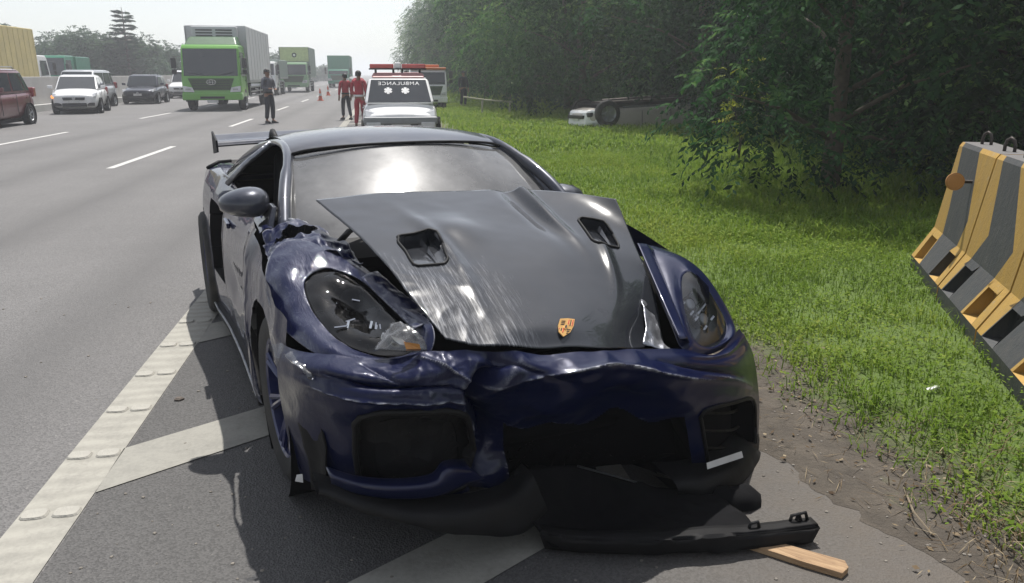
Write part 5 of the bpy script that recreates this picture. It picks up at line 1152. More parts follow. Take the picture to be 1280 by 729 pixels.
    for s in (-1, 1):
        for k in range(ribs + 1):
            mb = MB(); mb.box((x0 + (x1 - x0) * (k + .001) / ribs, s * (b0 + .004), (boxz + boxH) / 2), (.03 if 0 < k < ribs else .12, .02, boxH - boxz - .06)); mb.build('side_rib', box_m, bx)
        mb = MB(); mb.box(((x0 + x1) / 2, s * (b0 + .006), boxz + .07), (x0 - x1, .03, .12)); mb.build('side_rail', m_trim, bx)
    if reefer:
        mb = MB(); mb.box((x0 + .14, 0, boxH - .42), (.50, b0 * 1.5, .72)); ru = mb.build('cooling_unit', m_alub, root, bevel=.06)
        for s in (-1, 1):
            for k in range(4): mb = MB(); mb.box((x0 + .40, s * .42, boxH - .22 - .12 * k), (.02, .70, .05)); mb.build('louvre', m_dark, ru)
        mb = MB(); mb.hexa([(-.55, -h * .9, cabH - .005), (-.55, h * .9, cabH - .005), (-cabL + .1, h * .9, cabH - .005), (-cabL + .1, -h * .9, cabH - .005)], [(-1.0, -h * .8, cabH + .32), (-1.0, h * .8, cabH + .32), (-cabL + .1, h * .8, cabH + .40), (-cabL + .1, -h * .8, cabH + .40)]); mb.build('roof_deflector', mat('deflector_green', (.05, .12, .05), .4), root, bevel=.05)
        mb = MB(); mb.tube([(-cabL + .2, .9, cabH + .4), (-cabL + .2, .9, boxH - .3)], .04, 8); mb.build('intake_pipe', m_dark, root)
    if fairing:
        quad_panel('front_panel', [(x0 + .005, -b0, cabH + .06), (x0 + .005, b0, cabH + .06), (x0 + .005, b0, boxH), (x0 + .005, -b0, boxH)], fairing, root, (.02, .03), .02)
        mb = MB(); c = (x0 + .03, 0, (cabH + boxH) / 2 - .02); mb.cyl(c, (c[0] + .02, 0, c[2]), .20, n=16); mb.cyl((c[0] + .02, 0, c[2]), (c[0] + .03, 0, c[2]), .10, n=12, mi=1); mb.build('front_emblem', [m_dark, m_plate], root)
    return root
def lane_x(px, Y): return (px - 460) / 965 * Y * 1.0
truck('refrigerated_truck', 'bright green refrigerated truck with a white cargo box and roof cooling unit', (-6.62, 36.0, 0), RZ + .01, m_green1, m_alub, L=9.6, W=2.5, cabH=2.75, boxH=3.62, reefer=True, ribs=8)
truck('box_truck', 'pale green box truck with a yellowish panel above its cab, behind the refrigerated truck', (-6.2, 69.5, 0), RZ, m_green2, m_boxgrey, L=8, W=2.4, cabH=2.45, boxH=3.75, fairing=mat('fairing_yellow', (.45, .50, .24), .5), emblem=False)
truck('curtain_truck', 'teal green high sided truck, farthest up the road', (-3.3, 92.5, 0), RZ, m_green3, m_green3, L=9, W=2.4, cabH=2.0, boxH=3.55, fairing=None, emblem=False)
truck('white_truck', 'white cabbed truck mostly hidden between the two green trucks', (-7.75, 60.5, 0), RZ, m_white, m_boxgrey, L=7, W=2.3, cabH=2.4, boxH=2.55, emblem=False)
truck('container_truck', 'yellow container truck on the far carriageway behind the median wall', ((-19.807,53.500,2.588)[0] - .55, 53.5, 0), math.pi / 2 - SK, m_white, m_boxy, L=12, W=2.5, cabH=2.6, boxH=4.05, emblem=False, ribs=16, group='vehicles beyond the median wall')
ct = [o for o in COL.objects if o.name.startswith('container_truck')][0]
mb = MB(); mb.box((-12.02, .35, 2.9), (.03, .5, 1.2)); mb.build('vent_panel', mat('panel_brown', (.22, .17, .09), .6), ct)
truck('green_lorry', 'dark green lorry behind the median wall, right of the yellow container', ((-21.229,59.500,2.706)[0], 59.5, 0), RZ, m_green3, m_green3, L=4.6, W=1.75, cabH=2.75, boxH=2.7, emblem=False, group='vehicles beyond the median wall')
truck('orange_truck', 'white tow truck with an orange roof panel parked behind the ambulance', ((3.386,34.500,1.290)[0] - .84, 34.5, 0), RZ, m_white, m_boxgrey, L=6, W=2.15, cabH=2.28, boxH=1.4, emblem=False, boxz=1.0, group=None)
ot = [o for o in COL.objects if o.name.startswith('orange_truck')][0]
ot.scale = (.76, .76, .76)
mb = MB(); mb.box((-1.0, 0, 2.32), (1.5, 2.05, .12)); mb.box((-.75, -.1, 2.46), (.3, 1.5, .15)); mb.build('orange_roof', mat('orange_paint', (.62, .17, .04), .45), ot, bevel=.03)

# ---------------------------------------------------------------- ambulance
amb = traffic_car('ambulance', 'white ambulance van with a red roof light bar and mirrored lettering on its windscreen', 'ambulance', (.68, 18.9, 0), RZ, m_white, L=3.6, W=1.66, H=1.50, gz=.2, hood=.86, belt=.95, noseh=.68, mirrors=False, cowl=.62, rooff=1.18, roofr=3.3, rear=3.5, tailz=.9, tumble=.20, grille=None, lower=False, group=None)
m_red = mat('red_roof', (.42, .05, .045), .4); X = lambda d: 1.8 - d
mb = MB(); mb.hexa([(X(1.22), -.60, 1.47), (X(1.22), .60, 1.47), (X(2.3), .60, 1.50), (X(2.3), -.60, 1.50)], [(X(1.40), -.56, 1.57), (X(1.40), .56, 1.57), (X(2.3), .56, 1.58), (X(2.3), -.56, 1.58)]); mb.build('roof_fairing', mat('pink_roof', (.55, .28, .27), .45), amb, bevel=.03)
lb = MB(); lb.box((X(1.50), 0, 1.655), (.26, 1.30, .03)); lbo = lb.build('light_bar', m_dark, amb)
for s in (-1, 1): mb = MB(); mb.box((X(1.50), s * .36, 1.715), (.24, .54, .10)); mb.build('red_lamp', mat('red_lamp', (.50, .045, .04), .2, coat=1), lbo, bevel=.02)
mb = MB(); mb.box((X(1.50), 0, 1.725), (.20, .16, .14)); mb.build('siren', m_white, lbo, bevel=.03)
for y in (-.5, -.1, .1, .5): mb = MB(); mb.box((X(1.50), y, 1.615), (.05, .05, .10)); mb.build('bar_bracket', m_dark, lbo)
mb = MB(); mb.box((X(.08), 0, .58), (.30, 1.58, .16)); mb.build('bumper', mat('bumper_grey', (.23, .24, .25), .5), amb, bevel=.04)
for s in (-1, 1): mb = MB(); mb.box((X(-.02), s * .58, .47), (.12, .30, .17)); mb.build('square_lamp', m_hl, amb, bevel=.015)
mb = MB(); mb.box((X(-.0), 0, .46), (.08, .72, .12)); mb.build('lower_grille', m_dark, amb)
# mirrored lettering and two white figures on the windscreen
bq = [Vector((X(.62), -.772, .91)), Vector((X(.62), .772, .91)), Vector((X(1.18), .664, 1.45)), Vector((X(1.18), -.664, 1.45))]
wn = (bq[1] - bq[0]).cross(bq[3] - bq[0]).normalized(); wup = (bq[3] + bq[2] - bq[0] - bq[1]).normalized()
def on_ws(y, t, h=.012): return (bq[0] + bq[1]) / 2 + Vector((0, y, 0)) + wup * ((bq[3] + bq[2] - bq[0] - bq[1]).length / 2 * t) + wn * h
cu = bpy.data.curves.new('lettering', 'FONT'); cu.body = 'AMBULANCE'; cu.size = .145; cu.align_x = 'CENTER'; cu.extrude = .001; cu.space_character = 1.12
tmp = bpy.data.objects.new('tmp', cu); COL.objects.link(tmp); dg = bpy.context.evaluated_depsgraph_get(); me = bpy.data.meshes.new_from_object(tmp.evaluated_get(dg)); bpy.data.objects.remove(tmp)
base = on_ws(0, .72); Lx = Vector((0, -1, 0)); nverts = [base + Lx * v.co.x * 1.0 + wup * v.co.y + wn * v.co.z for v in me.vertices]
for v, p in zip(me.vertices, nverts): v.co = p
me.materials.append(m_whitep); o = bpy.data.objects.new('lettering', me); COL.objects.link(o); o.parent = amb
for y in (-.24, .14):
    mb = MB()
    for k in range(3):
        a = math.pi / 3 * k + math.pi / 2; dx, dy = math.cos(a) * .09, math.sin(a) * .10; px, py = -math.sin(a) * .03, math.cos(a) * .03
        c = on_ws(y, .50, .013 + .0006 * k); q = [(-dx - px, -dy - py), (dx - px, dy - py), (dx + px, dy + py), (-dx + px, -dy + py)]
        mb.add([c + Vector((0, u, 0)) + wup * v for u, v in q], [(0, 1, 2, 3)])
    mb.build('star_sticker', m_whitep, amb)

# ---------------------------------------------------------------- overturned car under the trees
ov = traffic_car('overturned_car', 'overturned pale car lying on its roof in the grass under the trees', 'car', (7.75, 22.6, .93), math.pi + .30, m_brown, wb_f=.72, L=4.3, W=1.7, H=1.5, belt=.95, hood=.90, grille=None, lower=False, wr=.37, group=None)
ov.rotation_euler = (math.pi + .03, .04, math.pi + .16); ov.location = (7.95, 22.4, .88)
mb = MB(); mb.hexa([(1.75, -.80, .24), (2.10, -.62, .26), (2.10, .62, .26), (1.75, .80, .24)], [(1.80, -.82, .62), (2.20, -.60, .70), (2.20, .60, .70), (1.80, .82, .62)]); mb.build('front_bumper', m_white, ov, bevel=.07)
mb = MB(); mb.box((2.15, 0, .44), (.10, 1.0, .09)); mb.box((2.0, .72, .46), (.2, .12, .10)); mb.build('bumper_opening', m_dark, ov)
mb = MB(); mb.box((-.1, 0, .10), (3.0, 1.2, .10)); mb.tube([(1.2, .3, .04), (-.6, .35, .02), (-1.8, .4, .05)], .05, 8); mb.tube([(1.26, -.6, .28), (1.26, .6, .28)], .05, 8); mb.tube([(-1.26, -.6, .28), (-1.26, .6, .28)], .06, 8); mb.build('exposed_underside', m_steel, ov)
for s in (-1, 1): mb = MB(); mb.box((0, s * .86, .22), (2.2, .04, .05)); mb.build('sill_trim', m_alu, ov)

# ---------------------------------------------------------------- cones
m_cone = mat('cone_orange', (.62, .10, .04), .6); m_conew = mat('cone_white', (.65, .65, .65), .5)
def cone(loc, label):
    r_ = empty('traffic_cone', loc); tag(r_, label, 'cone', 'traffic cones closing the near lane')
    mb = MB(); mb.box((0, 0, .015), (.36, .36, .03)); mb.build('base', m_cone, r_, bevel=.008)
    mb = MB(); mb.lathe([(.13, .03), (.024, .70), (.001, .705)], 18, 'z'); mb.build('body', m_cone, r_, 'auto')
    mb = MB(); mb.lathe([(.094, .28), (.072, .42), (.075, .42), (.097, .28)], 18, 'z'); mb.build('reflective_band', m_conew, r_, 'auto')
cone((-2.85, 48.5, 0), 'nearer orange traffic cone on the road behind the officer'); cone((-2.95, 60, 0), 'farther traffic cone on the road in front of the teal truck')

# ---------------------------------------------------------------- people
m_skin = mat('skin', (.22, .115, .07), .55); m_hair = mat('black_hair', (.012, .010, .009), .6)
def skin_mesh(name, pts, edges, m, parent, sub=1):
    me = bpy.data.meshes.new(name); me.from_pydata([p[0] for p in pts], edges, []); o = bpy.data.objects.new(name, me); COL.objects.link(o)
    sk = o.modifiers.new('s', 'SKIN'); sk.use_smooth_shade = True
    for v, p in zip(me.skin_vertices[0].data, pts): r_ = p[1]; v.radius = r_ if isinstance(r_, tuple) else (r_, r_)
    me.skin_vertices[0].data[0].use_root = True
    if sub: s = o.modifiers.new('u', 'SUBSURF'); s.levels = sub; s.render_levels = sub
    dg = bpy.context.evaluated_depsgraph_get(); me2 = bpy.data.meshes.new_from_object(o.evaluated_get(dg)); bpy.data.objects.remove(o)
    me2.materials.clear(); me2.materials.append(m); o2 = bpy.data.objects.new(name, me2); COL.objects.link(o2); o2.parent = parent; me2.polygons.foreach_set('use_smooth', [True] * len(me2.polygons)); return o2
def person(loc, rz, label, shirt, trousers, arms, legs=((.10, 0), (-.10, 0)), H=1.70, cap=None, lean=0, vest=None, group=None, sleeve=True):
    """faces -y. arms: for left(+x) and right: (elbow, wrist, fingertip dir); legs: (foot x, foot y)"""
    root = empty('person', loc, rz); tag(root, label, 'person', group); k = H / 1.70; root.scale = (k, k, k)
    J = dict(pel=(0, 0, .94), wai=(0, 0, 1.06), che=(0, -.01 - lean * .5, 1.26), nk=(0, .005 - lean, 1.46), hb=(0, -.01 - lean, 1.55))
    pts = [(J['pel'], (.145, .105)), (J['wai'], (.125, .092)), (J['che'], (.155, .105)), ((0, .005 - lean, 1.40), (.12, .075)), (J['nk'], .052), ((0, -.012 - lean, 1.545), (.066, .078)), ((0, -.012 - lean, 1.615), (.077, .094)), ((0, -.004 - lean, 1.68), (.055, .065))]
    ed = [(i, i + 1) for i in range(7)]
    sh = [(J['pel'], (.165, .122)), (J['wai'], (.150, .112)), (J['che'], (.175, .122)), ((0, .005 - lean, 1.41), (.135, .088))]; se = [(0, 1), (1, 2), (2, 3)]
    tr = [((0, 0, .98), (.155, .115)), ((0, 0, .90), (.15, .115))]; te = [(0, 1)]
    for s, (el, wr_, fd) in zip((1, -1), arms):
        a = len(pts); S = (s * .185, .0 - lean * .9, 1.39)
        pts += [(S, .058), (el, .043), (wr_, .029)]; ed += [(3, a), (a, a + 1), (a + 1, a + 2)]
        w_ = Vector(wr_); f = Vector(fd).normalized(); sd = f.cross(Vector((0, 0, 1))); sd = sd.normalized() if sd.length > .1 else Vector((1, 0, 0)); pm = len(pts); p1 = w_ + f * .055
        pts.append((tuple(p1), (.034, .017))); ed.append((a + 2, pm))
        for q, (off, ln) in enumerate(((-.028, .062), (-.009, .075), (.010, .070), (.028, .055))):
            b0 = len(pts); bs = p1 + f * .035 + sd * off; pts += [(tuple(bs), .0095), (tuple(bs + f * ln * .55 + Vector((0, 0, -.006))), .0085), (tuple(bs + f * ln + Vector((0, 0, -.018))), .007)]; ed += [(pm, b0), (b0, b0 + 1), (b0 + 1, b0 + 2)]
        b0 = len(pts); tb = w_ + f * .03 - sd * .03; pts += [(tuple(tb), .011), (tuple(tb + f * .03 - sd * .022), .0095), (tuple(tb + f * .055 - sd * .022), .008)]; ed += [(a + 2, b0), (b0, b0 + 1), (b0 + 1, b0 + 2)]
        c = len(sh); e2 = el if not sleeve else lerp(el, wr_, .85); sh += [(S, .073), (el, .056)]; se += [(3, c), (c, c + 1)]
        if sleeve: sh += [(e2, .044)]; se += [(c + 1, c + 2)]
    for s, (fx, fy) in zip((1, -1), legs):
        a = len(pts); hip = (s * .09, 0, .88); kn = (s * .095 * .5 + fx * .5, fy * .5 - .03, .49); an = (fx, fy + .02, .09); toe = (fx + s * .02, fy - .13, .035)
        pts += [(hip, .095), (kn, .058), (an, .04), (toe, (.042, .026))]; ed += [(0, a), (a, a + 1), (a + 1, a + 2), (a + 2, a + 3)]
        c = len(tr); tr += [(hip, .108), (kn, .078), ((fx, fy + .02, .13), .066)]; te += [(1, c), (c, c + 1), (c + 1, c + 2)]
        mb = MB(); mb.hexa([(fx - .048, fy + .07, 0), (fx + .048, fy + .07, 0), (fx + s * .02 + .05, fy - .17, 0), (fx + s * .02 - .05, fy - .17, 0)], [(fx - .04, fy + .06, .10), (fx + .04, fy + .06, .10), (fx + s * .02 + .035, fy - .15, .055), (fx + s * .02 - .035, fy - .15, .055)]); mb.build('shoe', m_dark, root, bevel=.02)
    body = skin_mesh('body', pts, ed, m_skin, root)
    skin_mesh('shirt', sh, se, shirt, root); skin_mesh('trousers', tr, te, trousers, root)
    mb = MB(); mb.lathe([(.152, .955), (.158, .975), (.158, .995), (.152, 1.01)], 18, 'z'); mb.v = [(x * 1.02, y * .78, z) for x, y, z in mb.v]; mb.build('belt', m_dark if vest is None else m_whitep, root, True)
    hd = MB(); n = 14; vs = []
    for i in range(7):
        ph = math.pi / 2 * i / 6
        for q in range(n): a = 2 * math.pi * q / n; vs.append((.092 * math.cos(a) * math.cos(ph), .003 - lean + .112 * math.sin(a) * math.cos(ph), 1.625 + .105 * math.sin(ph) - (.07 if math.sin(a) > .2 and i == 0 else 0)))
    hd.add(vs, [(i * n + q, i * n + (q + 1) % n, (i + 1) * n + (q + 1) % n, (i + 1) * n + q) for i in range(6) for q in range(n)])
    h_ = hd.build('hair' if cap is None else 'cap', m_hair if cap is None else cap, root, True)
    if cap is not None: mb = MB(); mb.hexa([(-.075, -.09 - lean, 1.63), (.075, -.09 - lean, 1.63), (.05, -.20 - lean, 1.615), (-.05, -.20 - lean, 1.615)], [(-.075, -.09 - lean, 1.645), (.075, -.09 - lean, 1.645), (.05, -.20 - lean, 1.625), (-.05, -.20 - lean, 1.625)]); mb.build('cap_peak', cap, h_)
    mb = MB(); mb.hexa([(-.012, -.105 - lean, 1.575), (.012, -.105 - lean, 1.575), (.010, -.085 - lean, 1.575), (-.010, -.085 - lean, 1.575)], [(-.008, -.112 - lean, 1.585), (.008, -.112 - lean, 1.585), (.004, -.085 - lean, 1.625), (-.004, -.085 - lean, 1.625)]); mb.build('nose', m_skin, body, bevel=.004)
    for s in (-1, 1):
        mb = MB(); mb.lathe([(.001, -.011), (.010, -.006), (.012, 0), (.010, .006), (.001, .011)], 8, 'y', (s * .031, -.088 - lean, 1.615)); mb.build('eye', m_hair, body, True)
        mb = MB(); mb.box((s * .080, .0 - lean, 1.60), (.02, .035, .06)); mb.build('ear', m_skin, body, bevel=.008)
    mb = MB(); mb.box((0, -.098 - lean, 1.545), (.045, .012, .010)); mb.build('mouth', mat('lips', (.2, .07, .06), .5), body, bevel=.003)
    return root
m_redc = mat('red_cloth', (.36, .035, .05), .8, var=.2); m_navyc = mat('navy_cloth', (.022, .024, .032), .85); m_shirt = NB('patterned_cloth'); f = m_shirt.noise(m_shirt.coord(), 26, 3, .7); c = m_shirt.ramp(f, [(.42, (.06, .065, .085)), (.5, (.17, .17, .19)), (.58, (.07, .08, .10))]); m_shirt.bsdf(Base_Color=c, Roughness=.85); m_shirt = m_shirt.m
person((-3.18, 26.6, 0), .9, 'police officer in grey patterned shirt and dark trousers alone on the road', m_shirt, m_navyc, (((.27, -.02, 1.13), (.14, -.20, 1.08), (-.7, -.5, 0)), ((-.28, -.03, 1.13), (-.12, -.20, 1.10), (.7, -.5, 0))), ((.09, -.04), (-.10, .05)), 1.68, cap=m_hair, group=None)
down = (((.25, .02, 1.13), (.25, -.06, .88), (0, -.1, -1)), ((-.25, .02, 1.13), (-.25, -.06, .88), (0, -.1, -1)))
bent = (((.27, 0, 1.13), (.20, -.20, 1.0), (0, -1, .2)), ((-.25, .02, 1.13), (-.26, -.06, .88), (0, -.1, -1)))
RG = 'rescue workers in red beside the ambulance'
person((-.28, 23.6, 0), math.pi - .4, 'rescue worker in red with a white belt, largest of the group, beside the ambulance', m_redc, m_redc, bent, ((.12, .05), (-.10, -.08)), 1.62, vest=1, group=RG)
person((-.80, 28.2, 0), math.pi + .5, 'rescue worker in a red top and dark trousers walking at the edge line', m_redc, m_navyc, down, ((.08, -.14), (-.09, .16)), 1.54, group=RG)
person((-.38, 31.0, 0), math.pi, 'rescue worker in red partly hidden behind the two others', m_redc, m_navyc, down, ((.1, 0), (-.1, 0)), 1.62, group=RG)
person((4.4, 37.5, 0), .5, 'bystander in dark clothes at the tree line right of the tow truck', m_navyc, m_navyc, down, ((.1, 0), (-.1, .05)), 1.66)
# small rail of poles in the grass
rl = empty('pole_rail', (4.6, 29.5, 0)); tag(rl, 'low rail of pale poles in the grass beyond the ambulance', 'rail'); m_pole = mat('pale_pole', (.36, .34, .26), .8)
mb = MB(); mb.tube([(-1.15, 0, .72), (-.3, -.05, .60), (.7, -.1, .52)], .03, 8); mb.build('rail', m_pole, rl, True)
for x in (-.45, .6): mb = MB(); mb.tube([(x, 0, 0), (x + .02, 0, .64 if x < 0 else .56)], .035, 8); mb.build('post', m_pole, rl, True)


# ================================================================ MEDIAN WALL, HOUSES, POLE
wl = empty('median_wall', (rx(-14.88, 40), 40, 0), -SK); tag(wl, 'long grey concrete median wall along the far side of the road', 'wall')
m_wallc = mat('wall_concrete', (.34, .33, .32), .8, var=.12, nscale=1.5, bump=.2, dirt=.3)
for k in range(-6, 60):
    y = k * 4.0; mb = MB(); mb.hexa([(.24, y + .012, 0), (.24, y + 3.988, 0), (-.24, y + 3.988, 0), (-.24, y + .012, 0)], [(.14, y + .012, 1.42), (.14, y + 3.988, 1.42), (-.14, y + 3.988, 1.42), (-.14, y + .012, 1.42)]); mb.build('wall_panel', m_wallc, wl, bevel=.02)
mb = MB(); mb.box((.40, 96, .14), (.30, 240, .28)); mb.build('kerb', mat('kerb_paint', (.50, .50, .48), .7, var=.2, nscale=.8), wl)
m_tile = mat('roof_tile', (.075, .058, .05), .8, var=.25, nscale=3); m_hw = mat('house_wall', (.5, .47, .42), .8)
def house(label, loc, w_, d, hw, hr, rz=0):
    root = empty('house', loc, rz); tag(root, label, 'house', 'houses behind the trees on the left')
    mb = MB(); mb.box((0, 0, hw / 2), (w_, d, hw)); wall = mb.build('wall', m_hw, root)
    mb = MB(); e = .5; mb.hexa([(-w_ / 2 - e, -d / 2 - e, hw), (w_ / 2 + e, -d / 2 - e, hw), (w_ / 2 + e, d / 2 + e, hw), (-w_ / 2 - e, d / 2 + e, hw)], [(-w_ / 2 + 1.8, -.1, hw + hr), (w_ / 2 - 1.8, -.1, hw + hr), (w_ / 2 - 1.8, .1, hw + hr), (-w_ / 2 + 1.8, .1, hw + hr)]); mb.build('roof', m_tile, root, bevel=.05)
    for x in (-.28, .28): mb = MB(); mb.box((x * w_, -d / 2 - .01, hw * .6), (1.3, .06, 1.2)); wn_ = mb.build('window', m_tglass, root); mb = MB(); mb.box((x * w_, -d / 2 - .05, hw * .6 - .66), (1.5, .12, .08)); mb.build('sill', m_hw, wn_)
house('brown tiled house roof left of the other roofs, its right slope showing above the trees', ((-32.834,96.000,4.256)[0], 96, 0), 5, 8, 3.0, 1.7, .1); house('low hipped brown roof between the two higher ones', ((-30.791,97.000,4.297)[0], 97, 0), 5, 8, 2.6, 1.2, -.1); house('dark brown gable roof highest of the three, behind the round trees', ((-28.998,104.000,4.517)[0], 104, 0), 6, 8, 3.8, 1.9, .2)
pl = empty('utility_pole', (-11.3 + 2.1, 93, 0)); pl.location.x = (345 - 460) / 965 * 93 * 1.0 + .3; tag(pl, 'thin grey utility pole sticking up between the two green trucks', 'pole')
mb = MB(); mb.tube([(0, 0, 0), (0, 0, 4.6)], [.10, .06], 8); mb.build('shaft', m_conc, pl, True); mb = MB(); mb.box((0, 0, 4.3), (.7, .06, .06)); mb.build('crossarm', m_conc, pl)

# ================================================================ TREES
m_bark = mat('bark', (.075, .06, .045), .9, var=.35, nscale=9, bump=.8, bscale=22)
m_leafA = leaf_mat('leaf_dark', (.006, .024, .009), (.032, .082, .028), (.10, .17, .050), .40, .7, True)
m_leafB = leaf_mat('leaf_fresh', (.010, .036, .012), (.050, .115, .034), (.13, .20, .055), .5, .7, True)
m_leafC = leaf_mat('leaf_grey', (.016, .045, .026), (.042, .092, .048), (.08, .14, .065), .2, .65)
m_leafY = leaf_mat('leaf_yellow', (.12, .16, .02), (.22, .26, .03), (.34, .34, .05), .4)
def sprays(C, outd, var, per, tw, ll, droop, rs):
    """leafy twigs: C centres (n,3), outd directions; every twig carries two rows of leaves"""
    n = len(C); t = np.linspace(.15, 1, per); D = outd / (np.linalg.norm(outd, axis=1, keepdims=True) + 1e-9)
    L = tw * rs.uniform(.6, 1.3, n)
    P = C[:, None] + D[:, None] * (L[:, None] * t)[..., None]; P[..., 2] -= droop * (L[:, None] * t ** 2)
    T = D[:, None] + np.array([0, 0, -1.]) * (2 * droop * t)[None, :, None]; T /= np.linalg.norm(T, axis=2, keepdims=True)
    S = np.cross(T, np.array([0, 0, 1.])); S /= np.linalg.norm(S, axis=2, keepdims=True) + 1e-6
    sg = np.where(np.arange(per) % 2, 1., -1.)[None, :, None]
    ld = S * sg * .8 + T * .65 + rs.normal(0, .22, P.shape) + np.array([0, 0, -.25]); ld /= np.linalg.norm(ld, axis=2, keepdims=True)
    nn = np.cross(ld, T + rs.normal(0, .3, P.shape)); nn /= np.linalg.norm(nn, axis=2, keepdims=True) + 1e-6
    wv = np.cross(nn, ld); l = (ll * rs.uniform(.65, 1.25, P.shape[:2]))[..., None]
    V = np.stack([P, P + ld * l * .45 + wv * l * .20, P + ld * l, P + ld * l * .45 - wv * l * .20], 2).reshape(-1, 3)
    va = np.clip(var[:, None] + rs.normal(0, .13, (n, per)), 0, 1).ravel()
    return V, np.arange(len(V)).reshape(-1, 4), va
def lumps(rs, blobs, density):
    """spray centres in the outer shell of many overlapping lumps"""
    Cs = []; Ds = []; Vs = []
    for (c, r, v) in blobs:
        n = max(6, int(density * r[0] * r[2])); d = rs.normal(size=(n, 3)); d /= np.linalg.norm(d, axis=1, keepdims=True)
        q = rs.uniform(.45, 1, n) ** .6
        Cs.append(np.array(c) + d * np.array(r) * q[:, None]); dd = d.copy(); dd[:, 2] = dd[:, 2] * .5 - .1; Ds.append(dd + rs.normal(0, .35, dd.shape))
        Vs.append(np.full(n, v) + .34 * d[:, 2])  # lump tops paler, undersides darker: skylight put into the leaf tone
    return np.concatenate(Cs), np.concatenate(Ds), np.concatenate(Vs)
def make_tree(seed, H, spread, low, nl, density, per, tw, ll, droop, lm, tr=.14, lean=(0, 0), parent_name='tree', forks=2):
    rs = np.random.default_rng(seed); root = empty(parent_name)
    mb = MB(); top = Vector((lean[0], lean[1], H * .72)); tp = [Vector((0, 0, -.05)), Vector((lean[0] * .15 + rs.normal() * .06, lean[1] * .15, H * .18)), Vector((lean[0] * .45 + rs.normal() * .1, lean[1] * .45 + rs.normal() * .1, H * .42)), top]
    mb.tube(tp, [tr * 1.25, tr, tr * .75, tr * .3], 9)
    blobs = []
    for i in range(nl):
        a = 2 * math.pi * (i * .618 + rs.uniform(-.1, .1)); h = low + (H - low) * ((i + .5) / nl); rr = spread * math.sin(math.pi * min(.95, .28 + .62 * (h - low) / (H - low))) * rs.uniform(.55, 1.0)
        c = Vector((lean[0] * h / H + rr * math.cos(a), lean[1] * h / H + rr * math.sin(a), h)); s = rs.uniform(.75, 1.25) * spread * .40
        blobs.append((tuple(c), (s, s, s * .75),   .40 + rs.uniform(-.30, .34)))  # tone contrast between lumps imitates lit and shaded clumps
        f = min(.95, max(.25, (h - .6) / (H * .72))); k = f * 3; i0 = min(2, int(k)); st = tp[i0].lerp(tp[i0 + 1], k - i0)
        if i % 2 == 0: mb.tube([st, st.lerp(c, .5) + Vector((0, 0, .15)), c], [tr * .35, tr * .22, tr * .07], 6)
    mb.build('trunk', m_bark, root, True)
    C, D, v = lumps(rs, blobs, density)
    V, F, va = sprays(C, D, v, per, tw, ll, droop, rs)
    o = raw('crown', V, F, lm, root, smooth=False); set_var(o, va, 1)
    return root
def put(proto, loc, rz, s, label, group, used=set()):
    if proto.name in used: t = copy_tree(proto)
    else: used.add(proto.name); t = proto
    t.location = loc; t.rotation_euler = (0, 0, rz); t.scale = (s, s, s * 1.0); tag(t, label, 'tree', group); return t
tA = make_tree(11, 7.0, 2.5, .7, 26, 64, 14, .66, .155, .45, m_leafA, .15)
tB = make_tree(23, 7.5, 2.5, 1.0, 26, 60, 14, .70, .160, .60, m_leafA, .13, (.5, .3))
tC = make_tree(37, 9.0, 3.2, 1.3, 24, 42, 12, .80, .22, .5, m_leafB, .16, (-.6, .2))
tD = make_tree(41, 10, 3.4, 1.6, 24, 38, 12, .85, .25, .5, m_leafB, .17, (.3, -.5))
TG = 'trees of the roadside wood on the right'
spots = [(tA, 6.0, 9.4, 0.3, .74, 'nearest full tree, its thin dark trunk and low crown left of the barriers'),
 (tB, 8.7, 8.6, 2.0, .9, 'dense dark tree behind the yellow and black barriers'),
 (tA, 10.1, 6.6, 4.1, .95, 'dark tree at the right picture edge above the barriers'),
 (tB, 9.4, 13.0, .6, .85, 'dark tree standing just beyond the nearest full tree'),
 (tC, 11.7, 11.5, 1.1, 1, None), (tA, 12.1, 8.2, 2.7, 1.1, None), (tD, 14.0, 9.8, .4, 1, None), (tB, 13.1, 5.2, 1.5, 1.1, None), (tC, 16.0, 7.5, 3.3, 1, None), 
 (tB, 10.2, 18.6, 3.7, .85, 'tree whose leaves overhang the right end of the overturned car'),
 (tC, 9.9, 22.4, 5.2, .95, 'tree with a slanting trunk behind the overturned car'),
 (tA, 11.1, 16.2, 5.6, 1.05, None), (tD, 13.7, 15.4, 2.2, 1, None), (tB, 14.5, 20.5, .9, 1.1, None), (tC, 12.3, 27, 2.4, 1, None),
 (tA, 7.5, 27.5, 1.7, .95, 'slim trunked tree left of the overturned car'), (tD, 8.2, 32.5, 3.0, .85, 'leafy tree left of the overturned car, second along the wood edge'),
 (tC, 7.6, 37.5, .2, .85, 'pale green tree right of the tow truck'), (tB, 11.3, 33.5, 4.0, 1.1, None), (tA, 11.5, 40, 2.8, 1.2, None),
 (tD, 7.7, 44, 5.0, .85, 'hazy tree above the tow truck'), (tC, 7.5, 51, 1.9, .9, None), (tB, 8.1, 58, 3.2, 1.1, None), (tD, 7.1, 66, .8, 1.0, 'hazy tall tree with branches reaching out over the road side'), (tC, 8.0, 75, 4.4, 1.05, None), (tA, 8.5, 85, 2.6, 1.35, None), (tB, 8.0, 97, 1.2, 1.3, None), (tD, 9.0, 110, 3.9, 1.1, None), (tC, 8.5, 125, .5, 1.1, None), (tB, 9.5, 142, 2.2, 1.3, None),
 (tC, 11.5, 48, 3.0, 1.2, None), (tD, 12.5, 60, 1.0, 1.1, None)]
for i, (p, x, y, r_, s, lb_) in enumerate(spots): put(p, (x, y, 0), r_, s, lb_ or 'tree deeper in the dark roadside wood', TG)
